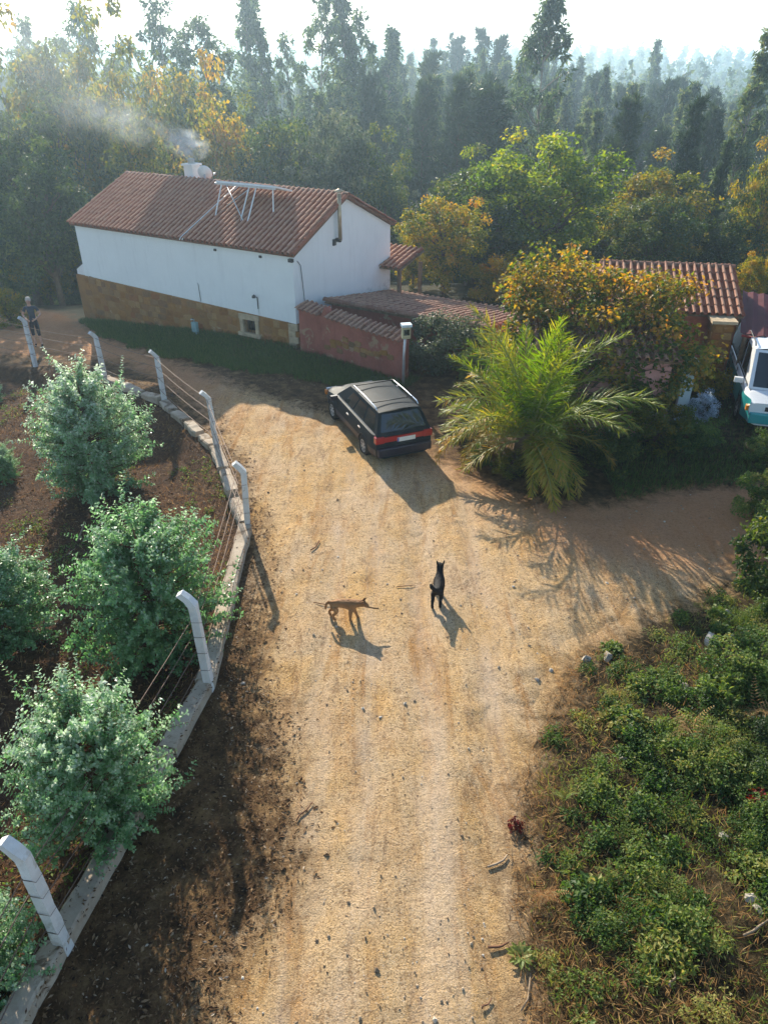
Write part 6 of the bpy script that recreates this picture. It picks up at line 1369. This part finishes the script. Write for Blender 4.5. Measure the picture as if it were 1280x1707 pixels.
# leaf rosette
p = gg(868, 1598); ro = empty('leaf_rosette', (p.x, p.y, max(p.z, road_z1(p.x, p.y) - 0.02)), 0.3, 1, 'bright green leaf rosette at the right edge of the track', 'plant'); rme = []
for k in range(15):
    an = k * 2.4; el = 0.25 + 0.6 * (k / 15); n = 5; V = []; F = []; L_ = 0.17 - 0.04 * (k / 15)
    for i in range(n + 1):
        t_ = i / n; w = 0.028 * math.sin(math.pi * (0.15 + 0.85 * t_)) + 0.003; x = L_ * t_; z = x * math.sin(el) * (1.2 - 0.7 * t_) + 0.02
        V += [(x, -w, z + 0.01), (x, 0, z), (x, w, z + 0.01)]
    for i in range(n): b = 3 * i; F += [(b, b + 3, b + 4, b + 1), (b + 1, b + 4, b + 5, b + 2)]
    me = np_mesh('leaf', np.array(V), np.array(F), L_weed, np.full(len(F), 0.6 + 0.02 * k)); o = link('leaf', me, ro); o.rotation_euler = (0, 0, an)
def fern(u, v, n, L, mat, name, lab, cat, hue=0.5, lift=0.7):
    p = gg(u, v); root = empty(name, (p.x, p.y, p.z + 0.1), 0, 1, lab, cat); rr = np.random.RandomState(int(u + v))
    for k in range(n):
        an = rr.rand() * 6.28; C = []; D = []; N = []; Ls = []
        for i in range(13):
            t_ = (i + .5) / 13; c = np.array([L * t_, 0, L * lift * t_ * (1 - 0.75 * t_)])
            for sg in (-1, 1): C.append(c); D.append(np.array([0.45, sg, -0.1])); N.append(np.array([0, 0, 1]) + rr.normal(0, .3, 3)); Ls.append(L * 0.26 * (1 - t_) + 0.012)
        V, F = leaf_arrays(np.array(C), np.array(D), np.array(N), np.array(Ls), np.full(len(C), 0.013)); o = link('frond', np_mesh('frond', V, F, mat, np.clip(hue + rr.normal(0, .12, len(F)), 0, 1)), root); o.rotation_euler = (rr.normal(0, .35), rr.normal(0, .3) - 0.2, an); o.scale = (1, 1, 1) * 1 if False else (rr.uniform(.5, 1.2),) * 3
fern(1150, 1228, 13, 0.42, L_dry, 'dead_bracken', 'tan dead bracken clump in the middle of the bank', 'fern', 0.6); fern(1262, 1198, 14, 0.5, L_dry, 'dead_bracken', 'rusty dead bracken clump at the right edge', 'fern', 0.6)
fern(905, 1500, 12, 0.3, L_dry, 'dead_bracken', 'small yellow brown fern at the edge of the track', 'fern', 0.75); 
for (u, v, sc, lab) in ((860, 1380, 0.085, 'small dark red weed at the right edge of the track'), (1268, 1345, 0.15, 'bright red leaved weed at the right edge')):
    p = gg(u, v); plant('weed_p', 'red_weed', (p.x, p.y, p.z - 0.01), u, sc, lab, 'weed', None, L_red)
fern(1205, 1255, 6, 0.3, L_weed, 'green_fern', 'fresh pale green fern right of the dead bracken', 'fern', 0.9)
fern(940, 1338, 9, 0.22, L_weed, 'green_fern', 'small bright green fern beside the track', 'fern', 0.8); fern(1015, 1465, 8, 0.2, L_weed, 'green_fern', 'green fern in dry grass on the bank', 'fern', 0.7)
# ================================================================== air: haze over the valley, smoke from the chimney
hb_ = MB().box((0, 520, 6.0), (2600, 1140, 60)); ho = hb_.build('haze', None); tag(ho, 'pale blue morning haze', None, None, 'stuff')
t = bpy.data.materials.new('haze_air'); t.use_nodes = True; nt = t.node_tree; nt.nodes.clear()
pv = nt.nodes.new('ShaderNodeVolumePrincipled'); pv.inputs['Color'].default_value = (0.60, 0.82, 1.0, 1); pv.inputs['Density'].default_value = 0.0013; pv.inputs['Anisotropy'].default_value = 0.65
mo = nt.nodes.new('ShaderNodeOutputMaterial'); nt.links.new(pv.outputs[0], mo.inputs['Volume']); ho.data.materials.append(t)
pv.inputs['Density Attribute'].default_value = ''
try: t.cycles.homogeneous_volume = True
except Exception: pass
# smoke plume drifting left from the chimney
def smoke_puff(name, c, radii, rot, density, scale, lab, dist=1.0):
    bm = bmesh.new(); bmesh.ops.create_icosphere(bm, subdivisions=3, radius=1.0); me = bpy.data.meshes.new(name); bm.to_mesh(me); bm.free()
    o = link(name, me); o.location = c; o.scale = radii; o.rotation_euler = rot; tag(o, lab, None, None, 'stuff')
    t = NT(name + '_air'); p = t.pos(); n1 = t.noise(p, scale, 4, 0.6, dist); tc = t.n('ShaderNodeTexCoord'); ln = t.n('ShaderNodeVectorMath', _operation='LENGTH'); t.l(tc.outputs['Object'], ln.inputs[0])
    fall = t.math('SUBTRACT', 1.0, ln.outputs['Value'], True)
    d = t.math('MULTIPLY', t.math('MULTIPLY', t.ramp(n1, [(0.40, 0.0), (0.68, 1.0)]), fall), density)
    pv = t.n('ShaderNodeVolumePrincipled'); pv.inputs['Color'].default_value = (0.90, 0.97, 1.0, 1); pv.inputs['Anisotropy'].default_value = 0.1; pv.inputs['Density Attribute'].default_value = ''; t.l(d, pv.inputs['Density']); t.l(pv.outputs[0], t.out.inputs['Volume'])
    me.materials.append(t.m); return o
cp = house.matrix_basis @ Vector((2.95, HW / 2 + 0.55, 4.98))
smoke_puff('chimney_smoke', cp + Vector((-0.1, 0.1, 0.42)), (0.95, 0.7, 0.6), (0, 0.15, 0), 3.2, 2.0, 'white smoke puffing from the farmhouse chimney')
smoke_puff('smoke_trail', cp + Vector((-2.6, 0.6, 1.15)), (2.9, 1.2, 0.85), (0, 0.28, 0), 0.45, 1.3, 'thinning smoke trail left of the chimney')
smoke_puff('drifting_smoke', cp + Vector((-8.5, 2.5, 3.0)), (8.5, 3.5, 2.6), (0, 0.20, 0), 0.13, 0.5, 'thin blue smoke drifting left over the trees')
